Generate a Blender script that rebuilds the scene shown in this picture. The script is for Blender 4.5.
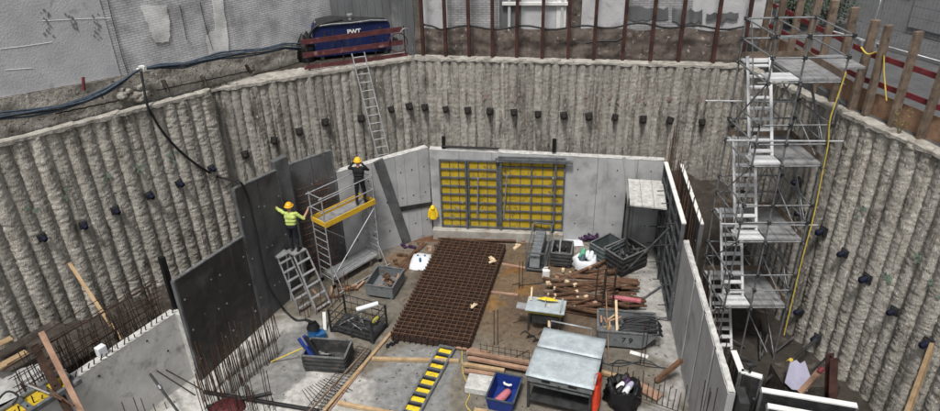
import bpy, bmesh, math, random
import numpy as np
from mathutils import Vector, Matrix, noise
random.seed(7); RNG = np.random.default_rng(5)
for o in list(bpy.data.objects): bpy.data.objects.remove(o)
S = bpy.context.scene; COL = S.collection
# ------------------------------------------------------------------ camera
CF, CP, CR, CH = 670.0, 0.49926, -0.02766, 13.5
AX = Vector((math.cos(CR), math.sin(CR)*math.sin(CP), math.sin(CR)*math.cos(CP)))
AY = Vector((-math.sin(CR), math.cos(CR)*math.sin(CP), math.cos(CR)*math.cos(CP)))
AZ = Vector((0, math.cos(CP), -math.sin(CP)))
cd = bpy.data.cameras.new('camera'); cam = bpy.data.objects.new('camera', cd); COL.objects.link(cam)
cd.sensor_width = 36; cd.lens = CF/940*36; cd.clip_start = .1; cd.clip_end = 500
m = Matrix.Identity(4)
for i in range(3): m[i][0], m[i][1], m[i][2] = AX[i], AY[i], -AZ[i]
m[2][3] = CH; cam.matrix_world = m; S.camera = cam
# ------------------------------------------------------------------ light: bright overcast
SUN_EL, SUN_AZ = math.radians(64), math.radians(196)      # azimuth of the light source, from +Y clockwise
w = bpy.data.worlds.new('World'); S.world = w; w.use_nodes = True
nt = w.node_tree; nt.nodes.clear()
sky = nt.nodes.new('ShaderNodeTexSky'); sky.sky_type = 'NISHITA'; sky.sun_disc = False
sky.sun_elevation = SUN_EL; sky.sun_rotation = SUN_AZ; sky.dust_density = 4; sky.ozone_density = .6
hs = nt.nodes.new('ShaderNodeHueSaturation'); hs.inputs['Saturation'].default_value = .22
bg = nt.nodes.new('ShaderNodeBackground'); bg.inputs['Strength'].default_value = .05
wo = nt.nodes.new('ShaderNodeOutputWorld')
nt.links.new(sky.outputs[0], hs.inputs['Color']); nt.links.new(hs.outputs[0], bg.inputs[0]); nt.links.new(bg.outputs[0], wo.inputs[0])
sl = bpy.data.lights.new('sun', 'SUN'); sl.energy = 1.5; sl.angle = math.radians(10); sl.color = (1, .97, .93)
so = bpy.data.objects.new('sun', sl); COL.objects.link(so); so.location = (0, 0, 40)
so.rotation_euler = Vector((math.sin(SUN_AZ)*math.cos(SUN_EL), math.cos(SUN_AZ)*math.cos(SUN_EL), math.sin(SUN_EL))).to_track_quat('Z', 'Y').to_euler()
S.view_settings.view_transform = 'Standard'; S.view_settings.look = 'None'
S.view_settings.gamma = 1; S.view_settings.use_curve_mapping = False; S.view_settings.exposure = 1.22
# ------------------------------------------------------------------ helpers
def V(*a): return Vector(a if len(a) > 1 else a[0])
def P(u, v, z=0.0):
    d = AX*((u-470)/CF) + AY*(-(v-205.5)/CF) + AZ
    return V(0, 0, CH) + d*((z-CH)/d.z)
def PW(u, v, A, B):                                   # point of a vertical plane through plan points A, B
    d = AX*((u-470)/CF) + AY*(-(v-205.5)/CF) + AZ
    n = V(-(B[1]-A[1]), B[0]-A[0])
    t = (n.x*A[0]+n.y*A[1])/(n.x*d.x+n.y*d.y)
    return V(0, 0, CH) + d*t
WM = {}
def wm(o): return WM.get(o.name, Matrix.Identity(4)) if o else Matrix.Identity(4)
def props(o, label=None, cat=None, group=None, kind=None):
    if label: o['label'] = label
    if cat: o['category'] = cat
    if group: o['group'] = group
    if kind: o['kind'] = kind
    elif cat: o['kind'] = 'thing'
    return o
def thing(name, label, cat, loc=(0, 0, 0), rz=0.0, group=None, M=None):
    o = bpy.data.objects.new(name, None); COL.objects.link(o); o.empty_display_size = .2
    mm = M if M is not None else Matrix.Translation(V(*loc)) @ Matrix.Rotation(rz, 4, 'Z')
    o.matrix_basis = mm; WM[o.name] = mm.copy()
    return props(o, label, cat, group)
def inst(mesh, name, parent=None, M=None, label=None, cat=None, group=None, kind=None, world=False):
    o = bpy.data.objects.new(name, mesh); COL.objects.link(o)
    M = M if M is not None else Matrix.Identity(4)
    if parent:
        o.parent = parent
        if world: M = wm(parent).inverted() @ M
    o.matrix_basis = M; WM[o.name] = wm(parent) @ M
    return props(o, label, cat, group, kind)
def along(p, q, up=None):                              # matrix with local Z from p to q, unit length
    p, q = V(*p), V(*q); d = q-p; L = d.length; z = d/L
    up = V(*up) if up is not None else (V(0, 0, 1) if abs(z.z) < .95 else V(0, 1, 0))
    x = up.cross(z).normalized(); y = z.cross(x)
    m = Matrix.Identity(4)
    for i in range(3): m[i][0], m[i][1], m[i][2], m[i][3] = x[i], y[i], z[i], p[i]
    return m, L
class MB:
    def __init__(s): s.v, s.f, s.m, s.cur, s.sm = [], [], [], 0, []
    def add(s, vs, fs, smooth=False):
        b = len(s.v); s.v += [tuple(x) for x in vs]
        for f in fs: s.f.append([b+i for i in f]); s.m.append(s.cur); s.sm.append(smooth)
        return s
    def box(s, c, d, M=None):
        x, y, z = d[0]/2, d[1]/2, d[2]/2
        vs = [V(sx*x, sy*y, sz*z) + V(*c) for sz in (-1, 1) for sy in (-1, 1) for sx in (-1, 1)]
        if M is not None: vs = [M @ v for v in vs]
        return s.add(vs, [(0, 2, 3, 1), (4, 5, 7, 6), (0, 1, 5, 4), (2, 6, 7, 3), (0, 4, 6, 2), (1, 3, 7, 5)])
    def bar(s, p, q, w, h, up=None):                   # box from p to q, w across, h along up
        m, L = along(p, q, up); return s.box((0, 0, L/2), (w, h, L), m)
    def tube(s, p, q, r, n=7, r2=None, cap=True):
        m, L = along(p, q); r2 = r if r2 is None else r2
        vs = [m @ V(rr*math.cos(2*math.pi*i/n), rr*math.sin(2*math.pi*i/n), zz) for zz, rr in ((0, r), (L, r2)) for i in range(n)]
        fs = [(i, (i+1) % n, n+(i+1) % n, n+i) for i in range(n)]
        s.add(vs, fs, True)
        if cap: s.add([vs[i] for i in range(n)], [tuple(range(n))[::-1]]); s.add(vs[n:], [tuple(range(n))])
        return s
    def path(s, pts, r, n=6):
        pts = [V(*p) for p in pts]; rings = []
        for i, p in enumerate(pts):
            t = (pts[min(i+1, len(pts)-1)] - pts[max(i-1, 0)])
            t = t.normalized() if t.length > 1e-6 else V(0, 0, 1)
            up = V(0, 0, 1) if abs(t.z) < .9 else V(0, 1, 0)
            x = up.cross(t).normalized(); y = t.cross(x); rr = r(i) if callable(r) else r
            rings.append([p + x*rr*math.cos(2*math.pi*k/n) + y*rr*math.sin(2*math.pi*k/n) for k in range(n)])
        vs = [q for g in rings for q in g]; N = len(pts)
        fs = [(a*n+k, a*n+(k+1) % n, (a+1)*n+(k+1) % n, (a+1)*n+k) for a in range(N-1) for k in range(n)]
        s.add(vs, fs, True); s.add(rings[0], [tuple(range(n))[::-1]]); s.add(rings[-1], [tuple(range(n))])
        return s
    def prism(s, poly, z0, z1, M=None):
        n = len(poly); vs = [V(x, y, z0) for x, y in poly]+[V(x, y, z1) for x, y in poly]
        if M is not None: vs = [M @ v for v in vs]
        return s.add(vs, [tuple(range(n))[::-1], tuple(range(n, 2*n))]+[(i, (i+1) % n, n+(i+1) % n, n+i) for i in range(n)])
    def plate(s, pts, t):                              # polygon with thickness t along its normal
        pts = [V(*p) for p in pts]; nrm = (pts[1]-pts[0]).cross(pts[2]-pts[0]).normalized()*t; n = len(pts)
        return s.add(pts+[p+nrm for p in pts], [tuple(range(n))[::-1], tuple(range(n, 2*n))]+[(i, (i+1) % n, n+(i+1) % n, n+i) for i in range(n)])
    def grid(s, fn, nu, nv, smooth=True, wrap=False):
        vs = [fn(i, j) for j in range(nv) for i in range(nu)]
        fs = [(j*nu+i, j*nu+(i+1) % nu, (j+1)*nu+(i+1) % nu, (j+1)*nu+i) for j in range(nv-1) for i in range(nu if wrap else nu-1)]
        return s.add(vs, fs, smooth)
    def mesh(s, name, mats, M=None):
        me = bpy.data.meshes.new(name)
        vs = [tuple(M @ V(*v)) for v in s.v] if M is not None else s.v
        me.from_pydata(vs, [], s.f); mats = mats if isinstance(mats, (list, tuple)) else [mats]
        for a in mats: me.materials.append(a)
        me.polygons.foreach_set('material_index', s.m); me.polygons.foreach_set('use_smooth', s.sm); me.update()
        return me
    def build(s, name, mats, parent=None, world=False, label=None, cat=None, group=None, kind=None, bevel=0):
        M = wm(parent).inverted() if (parent and world) else None
        o = inst(s.mesh(name, mats, M), name, parent, None, label, cat, group, kind)
        if bevel:
            b = o.modifiers.new('bevel', 'BEVEL'); b.width = bevel; b.segments = 1; b.limit_method = 'ANGLE'
        return o
def single(mb, name, mats, label, cat, group=None, loc=None, kind=None, bevel=0):   # one-mesh thing in world coords, origin moved to its base
    vs = np.array(mb.v); c = V((vs[:, 0].min()+vs[:, 0].max())/2, (vs[:, 1].min()+vs[:, 1].max())/2, vs[:, 2].min()) if loc is None else V(*loc)
    o = inst(mb.mesh(name, mats, Matrix.Translation(-c)), name, None, Matrix.Translation(c), label, cat, group, kind)
    if bevel:
        b = o.modifiers.new('bevel', 'BEVEL'); b.width = bevel; b.segments = 1; b.limit_method = 'ANGLE'
    return o
def copy_tree(o, parent=None, M=None):
    c = o.copy(); COL.objects.link(c)
    if parent: c.parent = parent
    if M is not None: c.matrix_basis = M
    WM[c.name] = (wm(parent) if parent else Matrix.Identity(4)) @ c.matrix_basis
    for ch in list(o.children): copy_tree(ch, c)
    return c
# ------------------------------------------------------------------ materials
def mat(name, c1, c2=None, sc=3., rough=.8, metal=0., bump=.15, bsc=30., c3=None, sc3=1.2, lo3=.55, hi3=.68, detail=6., speck=None, speck2=None, stretch=(1, 1, 1), spec=.3, rnd=0., streak=None):
    m = bpy.data.materials.new(name); m.use_nodes = True; N = m.node_tree.nodes; Lk = m.node_tree.links.new
    b = N['Principled BSDF']; b.inputs['Roughness'].default_value = rough; b.inputs['Metallic'].default_value = metal
    b.inputs['Specular IOR Level'].default_value = spec
    g = N.new('ShaderNodeNewGeometry'); mp = N.new('ShaderNodeMapping'); mp.inputs['Scale'].default_value = stretch
    Lk(g.outputs['Position'], mp.inputs[0]); co = mp.outputs[0]
    def noi(s, d=detail, dist=0.):
        n = N.new('ShaderNodeTexNoise'); n.inputs['Scale'].default_value = s; n.inputs['Detail'].default_value = d
        n.inputs['Roughness'].default_value = .62; n.inputs['Distortion'].default_value = dist; Lk(co, n.inputs['Vector']); return n.outputs['Fac']
    def ramp(f, a, bb):
        r = N.new('ShaderNodeMapRange'); r.inputs['From Min'].default_value = a; r.inputs['From Max'].default_value = bb; Lk(f, r.inputs[0]); return r.outputs[0]
    def mix(f, a, bb):
        x = N.new('ShaderNodeMix'); x.data_type = 'RGBA'
        Lk(f, x.inputs[0])
        for k, q in ((6, a), (7, bb)):
            if isinstance(q, tuple): x.inputs[k].default_value = (*q, 1)
            else: Lk(q, x.inputs[k])
        return x.outputs[2]
    c2 = c2 or tuple(x*.72 for x in c1)
    col = mix(ramp(noi(sc), .35, .65), c2, c1)
    if c3: col = mix(ramp(noi(sc3, 8, .4), lo3, hi3), col, c3)
    if streak:
        mp2 = N.new('ShaderNodeMapping'); mp2.inputs['Scale'].default_value = (1, 1, streak[3]); Lk(g.outputs['Position'], mp2.inputs[0])
        n2 = N.new('ShaderNodeTexNoise'); n2.inputs['Scale'].default_value = streak[0]; n2.inputs['Detail'].default_value = 7; n2.inputs['Roughness'].default_value = .68; Lk(mp2.outputs[0], n2.inputs['Vector'])
        col = mix(ramp(n2.outputs['Fac'], streak[1], streak[1]+.12), col, streak[2])
    if speck: col = mix(ramp(noi(speck[0], 3), speck[1], speck[1]+.08), col, speck[2])
    if speck2: col = mix(ramp(noi(speck2[0], 4), speck2[1], speck2[1]+.07), col, speck2[2])
    if rnd:
        oi = N.new('ShaderNodeObjectInfo'); h = N.new('ShaderNodeHueSaturation'); mr = N.new('ShaderNodeMapRange')
        mr.inputs['To Min'].default_value = 1-rnd; mr.inputs['To Max'].default_value = 1+rnd
        Lk(oi.outputs['Random'], mr.inputs[0]); Lk(mr.outputs[0], h.inputs['Value']); Lk(col, h.inputs['Color']); col = h.outputs[0]
    Lk(col, b.inputs['Base Color'])
    if bump:
        bp = N.new('ShaderNodeBump'); bp.inputs['Strength'].default_value = bump; bp.inputs['Distance'].default_value = .05
        Lk(noi(bsc, 5), bp.inputs['Height']); Lk(bp.outputs[0], b.inputs['Normal'])
    return m
MT = {}
def dm(k, *a, **kw): MT[k] = mat(k, *a, **kw)
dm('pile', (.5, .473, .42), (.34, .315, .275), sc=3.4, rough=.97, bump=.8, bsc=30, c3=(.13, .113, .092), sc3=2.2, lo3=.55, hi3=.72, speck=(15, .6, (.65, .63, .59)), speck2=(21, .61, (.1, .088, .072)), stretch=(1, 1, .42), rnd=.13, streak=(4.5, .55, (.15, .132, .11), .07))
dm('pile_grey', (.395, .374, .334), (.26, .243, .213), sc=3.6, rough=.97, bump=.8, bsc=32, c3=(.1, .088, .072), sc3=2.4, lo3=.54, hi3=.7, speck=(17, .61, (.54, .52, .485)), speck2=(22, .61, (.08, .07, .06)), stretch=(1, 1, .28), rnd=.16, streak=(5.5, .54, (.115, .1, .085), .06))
dm('cap', (.42, .4, .36), (.25, .235, .21), sc=3, rough=.95, bump=.6, bsc=14, c3=(.2, .18, .15), sc3=2)
dm('render', (.52, .525, .54), (.43, .435, .45), sc=1.4, rough=.9, bump=.25, bsc=18, c3=(.25, .25, .26), sc3=1.7, lo3=.6, hi3=.72, speck=(9, .7, (.19, .19, .19)))
dm('found', (.4, .375, .335), (.23, .21, .18), sc=3, rough=.95, bump=1., bsc=11, c3=(.12, .1, .08), sc3=3.5, speck=(6, .62, (.5, .475, .44)), speck2=(9, .6, (.085, .07, .055)))
dm('conc', (.42, .425, .43), (.33, .335, .34), sc=1.6, rough=.85, bump=.12, bsc=30, c3=(.2, .2, .2), sc3=1.3, lo3=.54, hi3=.76, speck2=(6, .66, (.43, .43, .43)), rnd=.09, streak=(2.6, .57, (.25, .25, .248), .1))
dm('conc_near', (.55, .547, .53), (.44, .437, .42), sc=2.2, rough=.85, bump=.2, bsc=14, c3=(.2, .192, .175), sc3=2.4, lo3=.54, hi3=.74, speck2=(7, .64, (.46, .455, .44)))
dm('conc_white', (.56, .555, .535), (.33, .325, .31), sc=6, rough=.9, bump=.4, bsc=20)
dm('kicker', (.4, .385, .35), (.27, .25, .22), sc=3, rough=.9, bump=.3, bsc=18, c3=(.2, .13, .08), sc3=2.2)
dm('dark_ply', (.042, .041, .04), (.022, .021, .02), sc=2.2, rough=.55, bump=.1, bsc=10, c3=(.085, .08, .073), sc3=1.6, lo3=.54, hi3=.75, speck2=(5, .67, (.13, .125, .12)), streak=(4, .58, (.065, .058, .05), .1), spec=.4)
dm('dark_grey', (.13, .135, .14), (.07, .072, .075), sc=2, rough=.6, bump=.1, bsc=20, c3=(.05, .04, .035), sc3=1.4)
dm('mid_panel', (.1, .104, .11), (.065, .066, .07), sc=1.2, rough=.55, bump=.08, c3=(.035, .025, .02), sc3=.8, lo3=.5, hi3=.68, speck2=(5, .66, (.2, .2, .195)), streak=(4, .57, (.045, .043, .042), .1))
dm('zinc', (.28, .29, .3), (.15, .155, .16), sc=7, rough=.5, metal=.55, bump=.12, c3=(.13, .12, .11), sc3=5)
dm('alu', (.52, .53, .54), (.34, .35, .36), sc=6, rough=.42, metal=.5, bump=.05)
dm('alu_bright', (.7, .71, .72), (.55, .56, .57), sc=6, rough=.45, metal=.2, bump=.05)
dm('alu_deck', (.35, .355, .36), (.21, .21, .215), sc=5, rough=.5, metal=.3, bump=.15, c3=(.2, .19, .17), sc3=3)
dm('steel_dark', (.05, .051, .053), (.022, .022, .022), sc=5, rough=.6, metal=.2, bump=.15)
dm('frame_grey', (.12, .127, .135), (.06, .064, .068), sc=4, rough=.6, bump=.12, c3=(.26, .26, .25), sc3=6, lo3=.6, hi3=.7)
dm('form_yellow', (.5, .35, .02), (.38, .26, .018), sc=5, rough=.7, bump=.2, c3=(.1, .075, .03), sc3=4, lo3=.57, hi3=.72, speck2=(5, .63, (.33, .3, .24)), streak=(6, .58, (.16, .13, .07), .15))
dm('yellow_new', (.72, .55, .03), (.55, .4, .02), sc=4, rough=.6, bump=.1, c3=(.2, .14, .03), sc3=5, lo3=.6, hi3=.7)
dm('yellow_board', (.75, .47, .03), (.55, .33, .03), sc=4, rough=.6, c3=(.25, .15, .04), sc3=4, lo3=.6, hi3=.7)
dm('rust', (.115, .066, .042), (.06, .032, .02), sc=9, rough=.9, bump=.3, bsc=40, c3=(.14, .065, .03), sc3=5)
dm('anchor_dark', (.02, .014, .012), (.012, .009, .008), sc=9, rough=.7)
dm('rust_dark', (.05, .028, .02), (.024, .014, .01), sc=9, rough=.85, bump=.25, bsc=40, c3=(.085, .04, .024), sc3=4)
dm('rebar', (.052, .04, .033), (.026, .02, .017), sc=8, rough=.85, bump=.2, c3=(.09, .045, .025), sc3=6)
dm('beam_rust', (.075, .032, .025), (.032, .015, .013), sc=3, rough=.8, bump=.2, c3=(.018, .012, .012), sc3=2.5)
dm('wood', (.4, .29, .17), (.27, .18, .1), sc=4, rough=.85, bump=.25, stretch=(1, 1, .5), rnd=.2)
dm('wood_old', (.2, .152, .115), (.105, .078, .058), sc=5, rough=.9, bump=.35, c3=(.08, .06, .045), sc3=4, rnd=.2)
dm('wood_pink', (.36, .23, .16), (.24, .145, .1), sc=4, rough=.85, bump=.2, rnd=.2)
dm('wood_end', (.62, .5, .34), (.5, .38, .24), sc=8, rough=.9, bump=.1)
dm('timber_brown', (.15, .083, .048), (.085, .045, .028), sc=5, rough=.9, bump=.3, c3=(.05, .03, .02), sc3=4, rnd=.3)
dm('red_paint', (.2, .03, .038), (.11, .02, .025), sc=5, rough=.7, bump=.15, c3=(.13, .05, .045), sc3=5, lo3=.56, hi3=.68)
dm('maroon', (.115, .035, .038), (.065, .02, .022), sc=5, rough=.75, bump=.15, c3=(.24, .16, .15), sc3=5, lo3=.6, hi3=.7)
dm('osb', (.36, .22, .145), (.24, .145, .095), sc=6, rough=.9, bump=.3, speck=(18, .62, (.42, .31, .22)))
dm('blue_box', (.008, .017, .085), (.005, .011, .055), sc=2, rough=.55, bump=.06, c3=(.02, .025, .055), sc3=4, speck2=(6, .62, (.045, .048, .06)), streak=(5, .58, (.03, .033, .045), .12))
dm('blue_plastic', (.014, .035, .2), (.01, .025, .14), sc=4, rough=.5, bump=.05)
dm('blue_cap', (.007, .009, .028), (.005, .006, .014), sc=9, rough=.45, bump=.1)
dm('gravel', (.25, .24, .22), (.14, .13, .12), sc=9, rough=.95)
dm('black', (.01, .01, .011), (.006, .006, .007), sc=5, rough=.55, bump=.1)
dm('hose', (.02, .021, .024), (.012, .012, .013), sc=5, rough=.5, bump=.05)
dm('cable_blue', (.06, .085, .115), (.035, .045, .06), sc=6, rough=.6, bump=.05)
dm('white', (.72, .72, .7), (.6, .6, .58), sc=5, rough=.8, bump=.1, c3=(.4, .39, .36), sc3=4, lo3=.62, hi3=.75)
dm('white_wall', (.52, .52, .53), (.4, .4, .41), sc=1.5, rough=.9, bump=.25, bsc=14, c3=(.2, .19, .185), sc3=1.2, lo3=.58, hi3=.72, speck=(8, .68, (.25, .23, .22)))
dm('old_brick', (.155, .128, .11), (.085, .07, .06), sc=3, rough=.95, bump=.6, bsc=10, c3=(.05, .04, .035), sc3=2.2, speck=(7, .62, (.33, .29, .26)))
dm('boarding', (.13, .135, .14), (.085, .088, .092), sc=1.6, rough=.85, bump=.2, c3=(.2, .2, .2), sc3=1.4, stretch=(1, 1, .3))
dm('asphalt', (.1, .102, .105), (.07, .071, .073), sc=3, rough=.9, bump=.3, bsc=60)
dm('soil', (.06, .05, .041), (.028, .023, .019), sc=2.5, rough=.97, bump=.9, bsc=12, c3=(.09, .078, .066), sc3=4)
dm('grey_wall', (.24, .245, .25), (.19, .193, .2), sc=.8, rough=.9, bump=.1, c3=(.14, .145, .15), sc3=.8)
dm('glass', (.03, .034, .04), (.02, .022, .026), sc=.5, rough=.12, bump=0, spec=.6)
dm('lime', (.5, .6, .17), (.36, .44, .12), sc=6, rough=.85, bump=.15)
dm('skin', (.42, .24, .165), (.36, .2, .135), sc=8, rough=.6, bump=.05)
dm('cloth_black', (.016, .016, .018), (.009, .009, .01), sc=8, rough=.9, bump=.2)
dm('cloth_navy', (.017, .019, .026), (.009, .01, .014), sc=8, rough=.9, bump=.2)
dm('boot', (.05, .035, .025), (.025, .018, .014), sc=8, rough=.8)
dm('helmet', (.82, .5, .02), (.74, .43, .02), sc=8, rough=.35, bump=0, spec=.5)
dm('helmet_orange', (.8, .43, .02), (.7, .36, .02), sc=8, rough=.35, bump=0, spec=.5)
dm('rain_yellow', (.85, .6, .02), (.7, .46, .02), sc=5, rough=.6, bump=.2)
dm('yellow_hose', (.6, .46, .08), (.45, .34, .06), sc=5, rough=.6, bump=.05)
dm('orange_cloth', (.75, .075, .025), (.55, .045, .02), sc=7, rough=.8, bump=.3)
dm('pink', (.5, .17, .2), (.38, .11, .14), sc=6, rough=.6)
dm('purple', (.055, .022, .07), (.03, .013, .04), sc=6, rough=.6)
dm('lilac', (.36, .35, .45), (.29, .28, .37), sc=3, rough=.7, bump=.1)
dm('saw_yellow', (.36, .32, .04), (.22, .2, .03), sc=5, rough=.6)
dm('machine_blue', (.02, .11, .27), (.012, .06, .16), sc=5, rough=.5)
dm('galv_top', (.47, .525, .55), (.33, .375, .4), sc=3.5, rough=.62, metal=.25, bump=.08, speck=(14, .62, (.55, .6, .62)), c3=(.36, .4, .43), sc3=9)
dm('skip_grey', (.2, .215, .225), (.13, .14, .147), sc=4, rough=.6, metal=.2, bump=.1, c3=(.09, .085, .08), sc3=4)
dm('crate_grey', (.075, .078, .08), (.035, .036, .036), sc=5, rough=.65, metal=.2, bump=.15, c3=(.13, .1, .08), sc3=5)
dm('crate_teal', (.1, .125, .125), (.06, .075, .075), sc=5, rough=.65, bump=.15)
dm('sack', (.68, .7, .72), (.55, .57, .6), sc=6, rough=.7, bump=.2)
dm('green_bag', (.12, .4, .25), (.08, .3, .18), sc=6, rough=.7)
dm('tarp', (.4, .4, .39), (.27, .27, .265), sc=3, rough=.7, bump=.3, c3=(.18, .17, .16), sc3=2.5)
dm('red_bag', (.1, .016, .02), (.05, .01, .012), sc=6, rough=.7, bump=.2)
dm('green_paint', (.17, .27, .2), (.24, .28, .22), sc=12, rough=.95, bump=.5, bsc=26)
dm('pink_paint', (.3, .19, .18), (.27, .23, .205), sc=12, rough=.95, bump=.5, bsc=26)
dm('leaf', (.045, .075, .03), (.02, .04, .018), sc=4, rough=.7, bump=0)
dm('bark', (.1, .08, .06), None, sc=5)
dm('plant_dry', (.2, .15, .06), (.1, .1, .03), sc=5)
def brickmat(name, e, c1, c2, mortar, bw=.25, bh=.075):
    m = bpy.data.materials.new(name); m.use_nodes = True; N = m.node_tree.nodes; Lk = m.node_tree.links.new
    b = N['Principled BSDF']; b.inputs['Roughness'].default_value = .9; b.inputs['Specular IOR Level'].default_value = .2
    g = N.new('ShaderNodeNewGeometry'); d = N.new('ShaderNodeVectorMath'); d.operation = 'DOT_PRODUCT'; d.inputs[1].default_value = (e[0], e[1], 0)
    Lk(g.outputs['Position'], d.inputs[0]); sp = N.new('ShaderNodeSeparateXYZ'); Lk(g.outputs['Position'], sp.inputs[0])
    cb = N.new('ShaderNodeCombineXYZ'); Lk(d.outputs['Value'], cb.inputs[0]); Lk(sp.outputs[2], cb.inputs[1])
    t = N.new('ShaderNodeTexBrick'); t.inputs['Scale'].default_value = 1; t.inputs['Brick Width'].default_value = bw; t.inputs['Row Height'].default_value = bh
    t.inputs['Mortar Size'].default_value = .012; t.inputs['Color1'].default_value = (*c1, 1); t.inputs['Color2'].default_value = (*c2, 1); t.inputs['Mortar'].default_value = (*mortar, 1)
    Lk(cb.outputs[0], t.inputs['Vector'])
    n = N.new('ShaderNodeTexNoise'); n.inputs['Scale'].default_value = 1.5; n.inputs['Detail'].default_value = 8; Lk(g.outputs['Position'], n.inputs['Vector'])
    mr = N.new('ShaderNodeMapRange'); mr.inputs['From Min'].default_value = .4; mr.inputs['From Max'].default_value = .7; mr.inputs['To Min'].default_value = 1.08; mr.inputs['To Max'].default_value = .6; Lk(n.outputs[0], mr.inputs[0])
    h = N.new('ShaderNodeHueSaturation'); Lk(t.outputs[0], h.inputs['Color']); Lk(mr.outputs[0], h.inputs['Value']); Lk(h.outputs[0], b.inputs['Base Color'])
    bp = N.new('ShaderNodeBump'); bp.inputs['Strength'].default_value = .6; bp.inputs['Distance'].default_value = .02; bp.invert = True; Lk(t.outputs['Fac'], bp.inputs['Height']); Lk(bp.outputs[0], b.inputs['Normal'])
    MT[name] = m
# ------------------------------------------------------------------ plan of the pit
L1A, L1B = V(-17.4, 10.14), V(-8.4, 20.8)
L2A, L2B = V(-8.62, 21.25), V(-1.95, 23.8)
BA, BB = V(-1.95, 23.8), V(9.5, 22.2)
R0A, R0B = V(9.5, 22.2), V(9.62, 16.1)
R1A, R1B = V(9.62, 16.1), V(12.3, 6.8)
E1 = (L1B-L1A).normalized(); N1 = V(-E1.y, E1.x)             # away from the pit
E2 = (L2B-L2A).normalized(); N2 = V(-E2.y, E2.x)
EB = (BB-BA).normalized(); NB = V(-EB.y, EB.x)
ER = (R1B-R1A).normalized(); NR = V(-ER.y, ER.x)
def xyz(p, z): return V(p.x, p.y, z)
def fbm2(shape, cells, amp, rng):
    h, w_ = shape; out = np.zeros(shape)
    for ch, cw, a in zip(*cells, amp):
        g = rng.random((ch+2, cw+2)); y = np.linspace(0, ch, h); x = np.linspace(0, cw, w_)
        yi = np.minimum(y.astype(int), ch-1); xi = np.minimum(x.astype(int), cw-1); fy = (y-yi)[:, None]; fx = (x-xi)[None, :]
        fy = fy*fy*(3-2*fy); fx = fx*fx*(3-2*fx)
        q = g[yi][:, xi]*(1-fy)*(1-fx)+g[yi+1][:, xi]*fy*(1-fx)+g[yi][:, xi+1]*(1-fy)*fx+g[yi+1][:, xi+1]*fy*fx
        out += (q-.5)*a
    return out
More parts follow.
